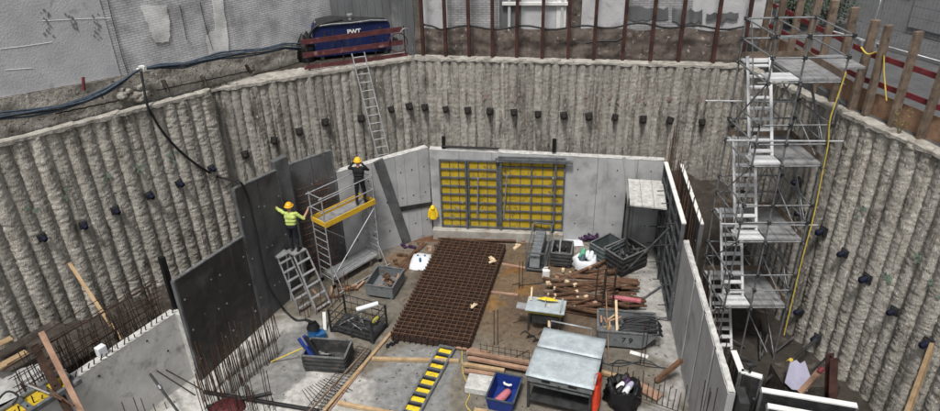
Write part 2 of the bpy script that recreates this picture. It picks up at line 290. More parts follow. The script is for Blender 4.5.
# ------------------------------------------------------------------ pit floor
def ell(X, Y, c, r, ang=0, soft=.35):
    dx, dy = X-c[0], Y-c[1]; ca, sa = math.cos(ang), math.sin(ang)
    q = np.hypot((dx*ca+dy*sa)/r[0], (-dx*sa+dy*ca)/r[1]); return np.clip((1-q)/soft, 0, 1)
def make_floor():
    nx, ny = 400, 320; x = np.linspace(-17, 13.5, nx); y = np.linspace(4, 24.5, ny); X, Y = np.meshgrid(x, y)
    rng = np.random.default_rng(3)
    n1 = fbm2((ny, nx), ((6, 14, 40, 100), (8, 18, 50, 130)), (1, .8, .7, .6), rng)
    n2 = fbm2((ny, nx), ((9, 30, 90), (11, 40, 110)), (1, .7, .6), rng)
    Z = n1*.012+fbm2((ny, nx), ((80, 140), (110, 160)), (.012, .01), rng)
    Xd, Yd = X+n1*.55, Y+n2*.55
    C = np.zeros((ny, nx, 3)); C[:] = (.21, .188, .155); C *= (1+n2[..., None]*.35)
    def put(mask, col):
        nonlocal C
        mk = np.clip(mask, 0, 1)[..., None]; C = C*(1-mk)+np.array(col)*(1+n1[..., None]*.3)*mk
    put(ell(Xd, Yd, (1.6, 19), (4.2, 4.2), 0, .5)*.85, (.21, .14, .078))         # rusty mud round the mat
    put(ell(Xd, Yd, (2.9, 17.6), (3., 1.9), .2, .5)*.8, (.12, .085, .06))
    put(ell(Xd, Yd, (2.0, 18.4), (.55, .4), 0, .7), (.24, .13, .045))
    put(ell(Xd, Yd, (1.0, 17.8), (.35, .5), 0, .7), (.25, .14, .05))
    put(ell(Xd, Yd, (1.4, 19.6), (.45, .3), 0, .7), (.24, .12, .04))
    put(ell(Xd, Yd, (-1.2, 22.2), (1.4, .5), -.1, .5), (.15, .07, .035))
    put(ell(Xd, Yd, (-2.6, 20.6), (.9, 1.2), -.5, .6)*.8, (.24, .14, .07))
    put(ell(Xd, Yd, (-3.6, 19.6), (1.6, .5), .8, .6)*.7, (.16, .125, .075))
    put(ell(Xd, Yd, (-4.0, 17.6), (1.6, .7), -.5, .6)*.6, (.19, .15, .09))
    put(ell(Xd, Yd, (-6.3, 14.3), (2.6, 3.4), -.35, .25), (.62, .61, .58))        # cement laitance, left
    put(ell(Xd, Yd, (-5.6, 15.3), (1.35, 2.0), -.5, .2), (.26, .26, .25))
    put(ell(Xd, Yd, (-3.9, 13.2), (1.3, 1.7), -.3, .2), (.55, .54, .51))
    put(ell(Xd, Yd, (-1.8, 14.4), (1.35, 1.9), -.3, .18), (.33, .335, .33))
    put(ell(Xd, Yd, (-.2, 14.4), (.75, 2.1), -.25, .3), (.25, .225, .18))
    put(ell(Xd, Yd, (5.9, 17), (.75, 5.2), -.14, .3)*.85, (.52, .51, .49))        # pale strip along the right wall
    put(ell(Xd, Yd, (4.6, 20.7), (2.4, .9), -.1, .4)*.6, (.45, .435, .41))
    put(ell(Xd, Yd, (4.7, 14.3), (1.1, .8), .1, .5)*.8, (.2, .17, .13))
    put(ell(Xd, Yd, (4.2, 12.4), (1.6, .8), .1, .4)*.7, (.42, .41, .39))
    put(ell(Xd, Yd, (.3, 12.8), (.8, .9), 0, .5)*.6, (.4, .38, .33))
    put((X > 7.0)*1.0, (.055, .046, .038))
    put(ell(Xd, Yd, (-.6, 19.), (1.45, 3.3), -.22, .25), (.06, .04, .028))  # rust stain under the mats, darkened to paint the shade in their cells
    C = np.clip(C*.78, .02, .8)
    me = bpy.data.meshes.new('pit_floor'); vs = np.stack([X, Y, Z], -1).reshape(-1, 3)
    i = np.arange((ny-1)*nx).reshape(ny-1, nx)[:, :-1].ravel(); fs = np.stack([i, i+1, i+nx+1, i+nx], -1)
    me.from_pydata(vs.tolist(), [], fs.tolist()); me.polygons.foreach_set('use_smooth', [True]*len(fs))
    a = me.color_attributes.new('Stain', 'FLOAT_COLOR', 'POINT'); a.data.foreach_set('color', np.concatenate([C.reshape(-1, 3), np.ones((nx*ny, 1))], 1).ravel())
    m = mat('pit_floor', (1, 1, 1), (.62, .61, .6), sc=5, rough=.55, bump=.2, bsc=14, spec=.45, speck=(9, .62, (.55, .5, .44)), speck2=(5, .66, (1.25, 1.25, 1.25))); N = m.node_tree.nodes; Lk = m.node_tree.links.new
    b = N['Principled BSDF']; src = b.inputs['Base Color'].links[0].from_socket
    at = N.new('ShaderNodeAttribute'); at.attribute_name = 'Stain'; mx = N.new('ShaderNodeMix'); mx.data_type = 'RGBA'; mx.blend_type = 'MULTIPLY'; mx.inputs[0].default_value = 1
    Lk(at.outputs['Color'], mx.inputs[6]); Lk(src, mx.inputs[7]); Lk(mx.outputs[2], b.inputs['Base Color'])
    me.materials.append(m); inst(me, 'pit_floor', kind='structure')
make_floor()
# ground sheets around the pit
def sheet(name, pts, z, m, t=.3):
    MBs = MB(); MBs.prism([(p[0], p[1]) for p in pts], z-t, z); MBs.build(name, MT[m], kind='structure')
sheet('ground', [(-70, -60), (80, -60), (80, 110), (-70, 110)], -.9, 'soil')
q0, q1, q2, q3 = R0A+V(.28, 0), R0B+V(.3, .1), R1B+NR*.0+V(.28, 0), None
sheet('street', [(q1.x, q1.y), (q2.x, q2.y), (14, 2), (70, 2), (70, 70), (q0.x+.2, 70), (q0.x, q0.y)], 7.16, 'asphalt', 1.0)
sheet('yard', [(L2A-E2*.3+N2*.2).to_tuple(), (BA+N2*.25).to_tuple(), (BB+NB*.25).to_tuple(), (9.6, 32), (-9, 32)], 6.52, 'soil', .6)
# soil bank at the head of the right trench
mb = MB()
def bank(i, j):
    u, v = i/24, j/40; x = 6.75+3.1*u; y = 22.1-6.6*v
    z = 2.9*(1-min(1, v*1.25))**1.15*(1-.25*u)-.1 + noise.noise(V(x*1.1, y*1.1, 3))*.28 + noise.noise(V(x*4, y*4, 9))*.09
    return V(x, y, max(z, -.12))
mb.grid(bank, 25, 41); mb.build('soil_bank', MT['soil'], kind='structure')
mb = MB()
def fillb(i, j):
    u, v = i/60, j/6; p = V(-1.9, 22.75).lerp(V(6.9, 21.7), u); q = V(-2., 23.9).lerp(V(9.4, 22.3), u); r = p.lerp(q, v)
    return V(r.x, r.y, 1.4+noise.noise(V(r.x*1.5, r.y*1.5, 1))*.25)
mb.grid(fillb, 61, 7); mb.build('backfill', MT['soil'], kind='structure')
mb = MB()
def filll(i, j):
    u, v = i/60, j/14; p = V(-10.6, 11.).lerp(V(-4.9, 21.2), u); q = V(-14, 14.2).lerp(V(-5.2, 22.7), u); r = p.lerp(q, v)
    return V(r.x, r.y, .7+.35*v+noise.noise(V(r.x*1.3, r.y*1.3, 5))*.3+noise.noise(V(r.x*5, r.y*5, 5))*.08)
mb.grid(filll, 61, 15); mb.build('backfill', MT['soil'], kind='structure')
# ------------------------------------------------------------------ bored pile walls
PILE_H = 8.0
def pile_mesh(k, matname, nseg=16, rows=230):
    rng = np.random.default_rng(100+k); a = np.linspace(-1.75, 1.75, nseg)
    z = np.linspace(-PILE_H, 0, rows)
    D = fbm2((rows, nseg), ((6, 22, 70, 180), (2, 3, 6, 14)), (.02, .025, .05, .17), rng)
    pits = fbm2((rows, nseg), ((45,), (7,)), (1,), rng); D -= np.clip(pits-.3, 0, 1)*.45
    R = 1+D; tt = np.linspace(0, 1, rows); R *= (1-.1*np.clip((tt-.985)/.015, 0, 1))[:, None]
    zz = z[:, None]+fbm2((rows, nseg), ((50,), (8,)), (.03,), rng)*(tt < .98)[:, None]
    X = np.sin(a)[None, :]*R; Yv = -np.cos(a)[None, :]*R
    vs = np.stack([X, Yv, np.broadcast_to(zz, X.shape)], -1).reshape(-1, 3).tolist()
    fs = [(j*nseg+i, j*nseg+i+1, (j+1)*nseg+i+1, (j+1)*nseg+i) for j in range(rows-1) for i in range(nseg-1)]
    mb = MB(); mb.add(vs, fs, True); top = [(rows-1)*nseg+i for i in range(nseg)]; mb.add([vs[t] for t in top], [tuple(range(nseg))])
    return mb.mesh('pile', MT[matname])
PV = [pile_mesh(k, 'pile') for k in range(7)]; PG = [pile_mesh(20+k, 'pile_grey') for k in range(7)]
def anchor_mesh():
    mb = MB(); mb.box((0, -.02, 0), (.3, .05, .3)); mb.box((0, -.07, 0), (.2, .06, .22)); return mb.mesh('anchor_plate', MT['steel_dark'])
def head_mesh(mk):
    mb = MB(); mb.tube((0, -.09, 0), (0, -.26, -.03), .105, 12, .1); mb.tube((0, -.26, -.03), (0, -.3, -.037), .1, 12, .06); return mb.mesh('anchor_cap', MT[mk])
ANM, AHM, AHD = anchor_mesh(), head_mesh('blue_cap'), head_mesh('anchor_dark')
def face_rot(e): return Matrix.Rotation(math.atan2(e.y, e.x), 4, 'Z')
def pile_wall(A, B, zA, zB, step, rad, variants, label, seed, cap=None):
    e = (B-A).normalized(); n = V(-e.y, e.x); Ln = (B-A).length; cnt = int(Ln/step); rng = random.Random(seed)
    W = thing('pile_wall', label, 'wall', xyz((A+B)/2, 0), math.atan2(e.y, e.x)); rot = face_rot(e)
    for i in range(cnt+1):
        p = A+e*(i*Ln/cnt)+n*(rad*.9+rng.uniform(-.035, .035)); z = zA+(zB-zA)*i/cnt+rng.uniform(-.05, .03)
        inst(rng.choice(variants), 'pile', W, Matrix.Translation(xyz(p, z)) @ rot @ Matrix.Rotation(rng.uniform(-.1, .1), 4, 'Z') @ Matrix.Diagonal((rad*rng.uniform(.96, 1.05), rad*rng.uniform(.95, 1.05), 1, 1)), world=True)
    if cap:
        mb = MB(); NS = int(Ln/.12); w0, w1, th = cap
        rr = [(rng.uniform(-.018, .018), rng.uniform(-.015, .015), rng.uniform(-.03, .03)) for _ in range(NS+1)]
        vs = []
        for i in range(NS+1):
            c = A+e*(Ln*i/NS); z = zA+(zB-zA)*i/NS; a, b, g = rr[i]
            vs += [xyz(c-n*(w0+a), z-th+g), xyz(c-n*(w0+a*.6), z+b*.8), xyz(c+n*w1, z+.02+b), xyz(c+n*w1, z-th)]
        fs = [(4*i+k, 4*i+(k+1) % 4, 4*i+4+(k+1) % 4, 4*i+4+k) for i in range(NS) for k in range(4)]
        mb.add(vs, fs); mb.build('cap_beam', MT['cap'], W, world=True)
    return W
def anchors(W, A, B, pix, off=.0, hm=None):
    e = (B-A).normalized(); n = V(-e.y, e.x); rot = face_rot(e)
    for u, v in pix:
        p = PW(u, v, A-n*(.0+off), B-n*(.0+off))
        o = inst(ANM, 'anchor_plate', W, Matrix.Translation(p) @ rot @ Matrix.Rotation(random.uniform(-.25, .25), 4, 'Y') @ Matrix.Scale(random.uniform(.75, .9), 4), world=True)
        inst(hm or AHM, 'anchor_cap', o)
def sprays(W, A, B, pix, m, nm):
    e = (B-A).normalized(); n = V(-e.y, e.x)
    for u, v in pix:
        c = PW(u, v, A, B); mb = MB()
        for k in range(5):
            a = c+xyz(e, 0)*random.uniform(-.16, .16)+V(0, 0, random.uniform(-.18, .18)); r = random.uniform(.03, .07)
            pts = [a+xyz(e, 0)*r*math.cos(t)*random.uniform(.6, 1.3)+V(0, 0, r*1.3*math.sin(t)*random.uniform(.6, 1.3)) for t in [x*math.pi/4 for x in range(8)]]
            mb.plate([p - xyz(n, 0)*.02 for p in pts], .01)
        mb.build(nm, MT[m], W, world=True, kind='stuff')
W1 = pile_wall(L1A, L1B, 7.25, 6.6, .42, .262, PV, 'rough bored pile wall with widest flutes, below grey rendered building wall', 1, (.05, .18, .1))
anchors(W1, L1A, L1B, [(42, 237), (83, 225), (115, 210), (149, 195), (179, 183), (211, 168)], .04)
sprays(W1, L1A, L1B, [(30, 207), (65, 195), (106, 181), (142, 169), (173, 158)], 'green_paint', 'paint_mark')
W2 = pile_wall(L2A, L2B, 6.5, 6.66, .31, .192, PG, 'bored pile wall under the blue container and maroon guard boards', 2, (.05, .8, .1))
anchors(W2, L2A, L2B, [(245, 154), (274, 140), (299, 131), (325, 122), (361, 118), (391, 109), (409, 106)], .04, AHD)
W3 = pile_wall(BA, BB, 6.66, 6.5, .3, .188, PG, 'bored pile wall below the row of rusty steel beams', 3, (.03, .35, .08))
anchors(W3, BA, BB, [(425, 107), (446, 109), (468, 110), (490, 111), (514, 112), (538, 114), (564, 115), (589, 116), (615, 117), (643, 119), (670, 120), (702, 122), (732, 123)], .04, AHD)
sprays(W3, BA, BB, [(483, 95), (517, 98), (589, 100), (614, 98), (643, 98), (672, 99), (705, 99), (735, 98)], 'pink_paint', 'paint_mark')
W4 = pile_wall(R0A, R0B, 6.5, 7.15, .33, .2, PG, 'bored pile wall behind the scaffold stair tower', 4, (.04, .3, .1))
anchors(W4, R0A, R0B, [(800, 182), (803, 213)], .04)
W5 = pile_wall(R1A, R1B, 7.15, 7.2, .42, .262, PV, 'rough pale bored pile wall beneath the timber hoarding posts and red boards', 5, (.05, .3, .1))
anchors(W5, R1A, R1B, [(824, 231), (845, 253), (868, 278), (895, 311), (929, 343), (801, 311), (818, 338)], .04)
sprays(W5, R1A, R1B, [(861, 211), (884, 232), (917, 261), (891, 280), (935, 290)], 'green_paint', 'paint_mark')
# ------------------------------------------------------------------ neighbouring building on the left
brickmat('brick_white', E1, (.63, .635, .645), (.53, .535, .545), (.37, .37, .38), .24, .07)
brickmat('brick_paint', E1, (.82, .82, .81), (.75, .75, .74), (.66, .66, .65), .24, .07)
GA, GB = L1A+N1*.6, V(-4.9, 25.85); GA = GA-E1*3
bld = thing('neighbour_building', 'grey rendered building wall with exposed whitewashed brick above the cable bundle', 'building', xyz((GA+GB)/2+N1*1, 6.5))
GE = (GB-GA).normalized(); GN = V(-GE.y, GE.x); GL = (GB-GA).length
def gz(s): return 8.65 - (8.65-7.0)*s/GL            # sloping top of the foundation
def gp(s, z, off=0): c = GA+GE*s+GN*off; return V(c.x, c.y, z)
def gs(u, v): p = PW(u, v, GA, GB); return (V(p.x, p.y)-GA).dot(GE), p.z
s_j, _ = gs(118, 66)
mb = MB(); mb.plate([gp(0, gz(0)), gp(s_j, gz(s_j)), gp(s_j, 14), gp(0, 14)], -.3); mb.build('wall', MT['render'], bld, world=True)
mb = MB(); mb.plate([gp(s_j+.001, gz(s_j), .03), gp(GL, gz(GL), .03), gp(GL, 14, .03), gp(s_j+.001, 14, .03)], -.3); mb.build('brick_wall', MT['brick_white'], bld, world=True)
mb = MB(); mb.plate([gp(GL, 6, .04), gp(GL, 14, .04), gp(GL, 14, 8), gp(GL, 6, 8)], .25); mb.build('gable', MT['boarding'], bld, world=True)
mb = MB()
def fnd(i, j):
    s = GL*i/200; t = j/14; z = 5.9+(gz(s)+.0-5.9)*t
    if j in (9, 10): s += 0
    if j == 14: z += noise.noise(V(s*1.5, 0, 7))*.08
    return gp(s, z, -.12-.1*(1-t)+(.16 if t < .4 else 0)+noise.noise(V(s*1.2, z*2.4, 2))*.07+noise.noise(V(s*5, z*6, 2))*.035)
mb.grid(fnd, 201, 15); mb.add([gp(0, gz(0), -.1), gp(GL, gz(GL), -.1), gp(GL, gz(GL)-.03, .1), gp(0, gz(0)-.03, .1)], [(0, 1, 2, 3)])
mb.build('foundation', MT['found'], bld, world=True)
rr = random.Random(44)
for k in range(16):
    u = rr.gauss(138, 9); v = 96-.2*(u-130)+rr.uniform(-9, 4); c = PW(u, v, GA-GN*.3, GB-GN*.3); r = rr.uniform(.08, .2); mb = MB()
    mb.grid(lambda i, j: c+V(math.cos(i*math.pi/4)*math.sin(j*math.pi/5)*r*(1+.5*noise.noise(V(i*.9+k, j, k))), math.sin(i*math.pi/4)*math.sin(j*math.pi/5)*r, math.cos(j*math.pi/5)*r*.8*(1+.4*noise.noise(V(i, j+k, 3)))), 8, 6, wrap=True, smooth=False); mb.build('rubble_stone', MT['cap' if k % 2 else 'found'], bld, world=True)
for u0, v0, u1, v1, m_ in ((83, 77, 84, 90, 'red_paint'), (163, 80, 168, 92, 'old_brick'), (202, 76, 206, 86, 'old_brick'), (246, 65, 251, 73, 'rust_dark')):
    a, b = PW(u0, v0, GA-GN*.28, GB-GN*.28), PW(u1, v1, GA-GN*.3, GB-GN*.3); mb = MB(); mb.bar(a, b, .12 if m_ != 'red_paint' else .05, .08); mb.build('broken_brick', MT[m_], bld, world=True)
for off, zz, w0, w1 in ((-.33, .62, 40, 118), (-.33, .55, 150, 250), (-.34, .9, 150, 200)):
    s0, s1 = gs(w0, 80)[0], gs(w1, 70)[0]; n_ = 30; mb = MB(); mb.path([gp(s0+(s1-s0)*i/n_, gz(s0+(s1-s0)*i/n_)-zz+.03*noise.noise(V(i*.5, 1, 1)), off+.02*noise.noise(V(i*.7, 5, 1))) for i in range(n_+1)], .02, 5); mb.build('crack', MT['black'], bld, world=True)
def patch(pix, m, nm, off=-.008):
    rr = random.Random(len(pix)); dense = []
    for (u0, v0), (u1, v1) in zip(pix, pix[1:]+pix[:1]):
        for t in range(6): dense.append((u0+(u1-u0)*t/6+rr.uniform(-.8, .8), v0+(v1-v0)*t/6+rr.uniform(-.9, .9)))
    mb = MB(); pts = [gp(*gs(u, v), off) for u, v in dense]; mb.plate(pts, .012); mb.build(nm, MT[m], bld, world=True)
patch([(140, 5), (166, 5), (170, 26), (169, 41), (155, 43), (149, 28)], 'brick_paint', 'paint_patch')
patch([(212, -6), (222, -8), (229, 50), (209, 55), (206, 36), (215, 30)], 'brick_paint', 'paint_patch')
mb = MB()
for pix in ([(107, -4), (112, 18), (117, 36), (122, 56), (128, 74)], [(200, 2), (205, 24), (213, 50)], [(180, 5), (187, 40)]):
    mb.path([gp(*gs(u, v), -.004) for u, v in pix], .011, 4)
mb.build('crack', MT['steel_dark'], bld, world=True, kind='stuff')
mb = MB()
for pix in ([(0, 49), (25, 46), (52, 42)], [(42, 21), (75, 19), (110, 18)], [(5, 70), (33, 68)]):
    mb.path([gp(*gs(u, v), -.002) for u, v in pix], .008, 4)
mb.build('render_ridge', MT['white'], bld, world=True, kind='stuff')
mb = MB()
for a, bpt in (((43, 10), (58, 60)), ((70, 14), (82, 44)), ((94, 14), (103, 62))):
    for k in range(14):
        u = a[0]+(bpt[0]-a[0])*k/25+random.gauss(0, 2.2); v = a[1]+(bpt[1]-a[1])*k/25; s_, z_ = gs(u, v); r = random.uniform(.012, .05)
        mb.plate([gp(s_+r*math.cos(t)*random.uniform(.5, 1), z_+r*1.5*math.sin(t)*random.uniform(.5, 1), -.005) for t in [x*math.pi/3.5 for x in range(7)]], .008)
mb.build('spalled_spot', MT['grey_wall'], bld, world=True, kind='stuff')
# ------------------------------------------------------------------ old buildings behind the steel beams
OA, OB = BA+NB*.95, BB+NB*.95+EB*.9; OE = (OB-OA).normalized(); ON = V(-OE.y, OE.x)
def op(s, z, off=0): c = OA+OE*s+ON*off; return V(c.x, c.y, z)
def osx(u, v): p = PW(u, v, OA, OB); return (V(p.x, p.y)-OA).dot(OE), p.z
brickmat('brick_back', OE, (.42, .42, .43), (.33, .33, .34), (.24, .24, .24), .26, .08)
ob = thing('old_building', 'old whitewashed building wall on crumbling brick footing behind steel beams', 'building', xyz((OA+OB)/2, 6.5))
OL = (OB-OA).length
mb = MB()
def ofd(i, j):
    s = OL*i/220; t = j/12; top = 7.55+.12*noise.noise(V(s*.8, 3, 3))
    z = 6.3+(top-6.3)*t; return op(s, z, -.25+.12*t+noise.noise(V(s*1.6, z*3, 4))*.09+noise.noise(V(s*6, z*8, 4))*.04)
mb.grid(ofd, 221, 13); mb.build('footing', MT['old_brick'], ob, world=True)
edges = [424, 448, 478, 500, 521, 556, 566, 581, 625, 690, 770]
mm = ['white_wall', 'brick_back', 'brick_back', 'boarding', 'white_wall', 'white', 'old_brick', 'white_wall', 'brick_back', 'white_wall']
for i in range(len(edges)-1):
    s0, s1 = osx(edges[i], 25)[0], osx(edges[i+1], 25)[0]
    mb = MB(); mb.plate([op(s0, 7.45, -.02*(i % 3)), op(s1-.01, 7.45, -.02*(i % 3)), op(s1-.01, 11.5, -.02*(i % 3)), op(s0, 11.5, -.02*(i % 3))], -.3); mb.build('wall_panel', MT[mm[i]], ob, world=True)
s0, s1 = osx(630, 12), osx(760, 12)
for ua, ub, va, vb in ((626, 668, 8, 18), (672, 702, 10, 22), (706, 738, 13, 20)):
    rr = random.Random(ua); ring = [(ua+(ub-ua)*i/8, va+rr.uniform(-2.5, 1.5)) for i in range(9)]+[(ub-(ub-ua)*i/8, vb+rr.uniform(-4, 3)) for i in range(9)]
    mb = MB(); mb.plate([op(*osx(u, v), -.07) for u, v in ring], .02); mb.build('bitumen_patch', MT['boarding'], ob, world=True)
mb = MB(); mb.box((0, 0, 0), (2.3, .12, .1), Matrix.Translation(op(osx(535, 3)[0], osx(535, 3)[1], -.08)) @ face_rot(OE)); mb.build('lintel', MT['white'], ob, world=True)
for u, v0, v1 in ((508, 0, 30), (560, 0, 28), (467, 0, 30)):
    s, z0 = osx(u, v1); mb = MB(); mb.plate([op(s, z0, -.06), op(s+.1, z0, -.06), op(s+.1, 11, -.06), op(s, 11, -.06)], .04); mb.build('pilaster', MT['white_wall'], ob, world=True)
# grey boarded hoarding in the corner behind the container
gb = thing('boarded_hoarding', 'dark grey board hoarding in the corner behind the blue container', 'hoarding', (-3.4, 25.3, 6.5))
ha, hb = V(-5.0, 25.6), V(-1.85, 24.75)
for k in range(11):
    a = ha.lerp(hb, k/11); b_ = ha.lerp(hb, (k+.97)/11); mb = MB(); mb.bar(xyz((a+b_)/2, 6.5), xyz((a+b_)/2, 11.5), (b_-a).length, .04, up=xyz(V(-(hb-ha).y, (hb-ha).x), 0)); mb.build('board', MT['boarding'], gb, world=True)
# ------------------------------------------------------------------ soldier beams
def hbeam(mb, b, h, tw, tf, z0, z1):
    mb.box((0, -h/2, (z0+z1)/2), (b, tf, z1-z0)); mb.box((0, h/2, (z0+z1)/2), (b, tf, z1-z0)); mb.box((0, 0, (z0+z1)/2), (tw, h-tf, z1-z0))
mb = MB(); hbeam(mb, .115, .13, .014, .016, 0, 4.6); HB = mb.mesh('steel_beam', MT['beam_rust'])
for i, u in enumerate([423.5, 446, 469.5, 492.5, 516.5, 542, 568, 593.5, 622.5, 650.5, 678.5, 713.5, 742]):
    p = PW(u, 57, BA+NB*.3, BB+NB*.3)
    inst(HB, 'steel_beam', None, Matrix.Translation((p.x, p.y, 6.45)) @ face_rot(EB) @ Matrix.Rotation(random.uniform(-.008, .008), 4, 'Y'), 'upright rusty steel beam standing on the back pile wall', 'steel beam', 'steel beams above the back pile wall')
mb = MB(); pts = []
for k in range(40):
    u = 424+320*k/39; v = 27.5+2*math.sin(k*.9)+(-3 if k < 2 else 0)-3*max(0, 1-abs(u-640)/60); p = PW(u, v, BA+NB*.45, BB+NB*.45); pts.append(p)
mb.path(pts, .035, 6); single(mb, 'black_cable', MT['hose'], 'black cable slung along behind the row of steel beams', 'cable')
mb = MB()
pts = [PW(u, v, BA+NB*.42, BB+NB*.42) for u, v in ((585, 43), (600, 41), (616, 41), (623, 38))]; mb.path(pts, .04, 6)
single(mb, 'black_hose', MT['hose'], 'short black hose lying against the brick footing between two beams', 'hose')
# ------------------------------------------------------------------ cables on the left wall
def pl(u, v, off): c1, c2 = GA-GN*off, GB-GN*off; return PW(u, v, c1, c2)
base_pts = [(-12, 121), (0, 117), (30, 112), (60, 107), (85, 101), (105, 92), (122, 81), (133, 73), (141, 69), (160, 66), (185, 64), (200, 61), (220, 57), (240, 53), (262, 50), (285, 47), (305, 48), (312, 50)]
for k in range(5):
    mb = MB(); pts = []
    for i, (u, v) in enumerate(base_pts):
        pin = 1-math.exp(-abs(u-141)/25); pts.append(pl(u, v+pin*(k-2)*1.5*(1+.6*math.sin(i*1.7+k)), .34+.03*(k % 3)))
    fine = []
    for a, b in zip(pts[:-1], pts[1:]): fine += [a.lerp(b, t/3) for t in range(3)]
    mb.path(fine+[pts[-1]], .022 if k % 2 else .03, 6)
    single(mb, 'cable', MT['cable_blue'], 'grey blue cable of the bundle pinned along the building foundation', 'cable', 'cable bundle on the building foundation')
mb = MB()
for k in range(6):
    c = pl(141, 69, .36)+V(random.uniform(-.1, .1), random.uniform(-.05, .05), random.uniform(-.06, .06)); mb.box((0, 0, 0), (.16, .1, .08), Matrix.Translation(c) @ Matrix.Rotation(random.uniform(-1, 1), 4, 'Z'))
single(mb, 'cable_clamp', MT['white'], 'small white clamp gathering the cable bundle on the foundation', 'clamp', kind='thing')
# thick black hose from the cable bundle, over the pile wall and down to the floor
hp = [pl(141, 71, .42)]+[PW(u, v, L1A-N1*.12, L1B-N1*.12) for u, v in ((147, 104), (153, 116), (160, 128), (172, 143), (188, 158), (205, 170), (219, 177))]
e0, e1 = V(-7.86, 14.66), V(-5.95, 18.95); en = V(e1.y-e0.y, -(e1.x-e0.x)).normalized()
hp += [PW(u, v, e0+en*.14, e1+en*.14) for u, v in ((237, 181.5), (243, 186), (249, 201), (254, 222), (258, 240), (262, 262), (267, 282), (274, 296))]+[P(286, 312, .05), P(296, 320, .05), P(306, 320, .05), P(312, 322, .3)]
def smooth(pts, n=4):
    out = []
    for i in range(len(pts)-1):
        p0, p1, p2, p3 = pts[max(i-1, 0)], pts[i], pts[i+1], pts[min(i+2, len(pts)-1)]
        for k in range(n):
            t = k/n; out.append(.5*((2*p1)+(p2-p0)*t+(2*p0-5*p1+4*p2-p3)*t*t+(3*p1-p0-3*p2+p3)*t**3))
    return out+[pts[-1]]
mb = MB(); mb.path(smooth(hp), .04, 8); single(mb, 'black_hose', MT['hose'], 'thick black hose hanging down the pile wall and over the dark panel', 'hose')
# ------------------------------------------------------------------ blue container on the ledge
rz2 = math.atan2(E2.y, E2.x)
cl = P(317, 60, 6.6); cr = P(393, 52, 6.6); cm = (cl+cr)/2; crz = math.atan2(cr.y-cl.y, cr.x-cl.x); cw = (cr-cl).length
cm = cm+V(-math.sin(crz), math.cos(crz), 0)*.15
ct = thing('blue_container', 'dark blue steel container with white lettering and rounded lid', 'container', (cm.x, cm.y, 6.52), crz)
pr = [(-cw/2, .12), (-cw/2, 1.08), (-cw/2+.06, 1.2), (-cw/2+.2, 1.24), (cw/2-.2, 1.24), (cw/2-.06, 1.2), (cw/2, 1.08), (cw/2, .12)]
RX = Matrix(((1, 0, 0, 0), (0, 0, 1, 0), (0, 1, 0, 0), (0, 0, 0, 1)))
mb = MB(); mb.prism(pr, 0, 1.25, RX); mb.build('body', MT['blue_box'], ct, bevel=.02)
mb = MB(); mb.prism([(-cw/2+.1, 1.24), (cw/2-.1, 1.24), (cw/2-.2, 1.32), (-cw/2+.2, 1.32)], .03, 1.2, RX); mb.build('lid', MT['steel_dark'], ct)
mb = MB(); mb.path([(-cw/2+.1, -.02, 1.25), (-cw/4, -.04, 1.29), (0, -.04, 1.27), (cw/4, -.04, 1.3), (cw/2-.12, -.02, 1.24)], .035, 6); mb.build('lid_edge', MT['zinc'], ct)
mb = MB(); mb.tube((0, .3, 1.32), (0, .3, 1.46), .07, 8); mb.tube((0, .3, 1.46), (0, .3, 1.52), .11, 8); mb.build('lid_knob', MT['alu'], ct)
for sx in (-1, 1):
    mb = MB(); mb.box((sx*cw*.42, .6, .06), (.14, 1.2, .12)); mb.build('skid', MT['steel_dark'], ct)
for k in range(3):
    x = -cw/2+cw*(k+1)/4; mb = MB(); mb.box((x, -.015, .6), (.05, .03, .95)); mb.build('rib', MT['blue_box'], ct)
for x in (-cw*.36, cw*.36):
    mb = MB(); mb.box((x, -.02, .95), (.1, .04, .14)); mb.build('latch', MT['steel_dark'], ct); mb = MB(); mb.box((x, -.012, .3), (.3, .02, .18)); mb.build('vent', MT['black'], ct)
for x in (-cw/2+.12, cw/2-.12): mb = MB(); mb.path([V(x, .1, 1.3), V(x, .1, 1.4), V(x, .3, 1.4), V(x, .3, 1.3)], .02, 6); mb.build('lifting_eye', MT['zinc'], ct)
tc = bpy.data.curves.new('lettering', 'FONT'); tc.body = 'PWT'; tc.size = .23; tc.extrude = .004; tc.align_x = 'CENTER'; tc.offset = .008
to = bpy.data.objects.new('lt', tc); COL.objects.link(to); tm = bpy.data.meshes.new_from_object(to); bpy.data.objects.remove(to); tm.materials.clear(); tm.materials.append(MT['white'])
inst(tm, 'lettering', ct, Matrix.Translation((.05, -.04, .88)) @ Matrix.Rotation(math.pi/2, 4, 'X'))
mb = MB(); mb.path(smooth([V(-cw/2-.35, -.1, .05), V(-cw/2-.3, -.05, .6), V(-cw/2-.05, -.05, 1.1), V(-cw/2+.3, 0, 1.31), V(-.3, .2, 1.36)]), .05, 6)
for v in range(len(mb.v)): mb.v[v] = tuple(wm(ct) @ V(*mb.v[v]))
single(mb, 'black_hose', MT['hose'], 'black hose looped over the left end of the blue container', 'hose')
for sgn, dx, lab in ((-1, -.3, 'black plastic sheet bundled against the container by the cable ends'), (1, .35, 'black plastic sheet bundled between container and first steel beam')):
    mb = MB()
    def lump(i, j, sgn=sgn, dx=dx):
        a = 2*math.pi*i/16; t = j/8; r = math.sin(math.pi*min(1, .12+.88*(1-t)) if t > .5 else math.pi*.5)
        r *= .36*(1+.3*noise.noise(V(math.cos(a)*2, math.sin(a)*2, t*3+sgn)))
        return wm(ct) @ V(sgn*cw/2+dx*sgn*sgn+r*math.cos(a), .35+r*1.3*math.sin(a), .85*t*(1+.2*math.sin(a*2)))
    mb.grid(lump, 16, 9, wrap=True); mb.add(mb.v[-16:], [tuple(range(16))]); single(mb, 'plastic_sheet', MT['black'], lab, 'plastic sheet')
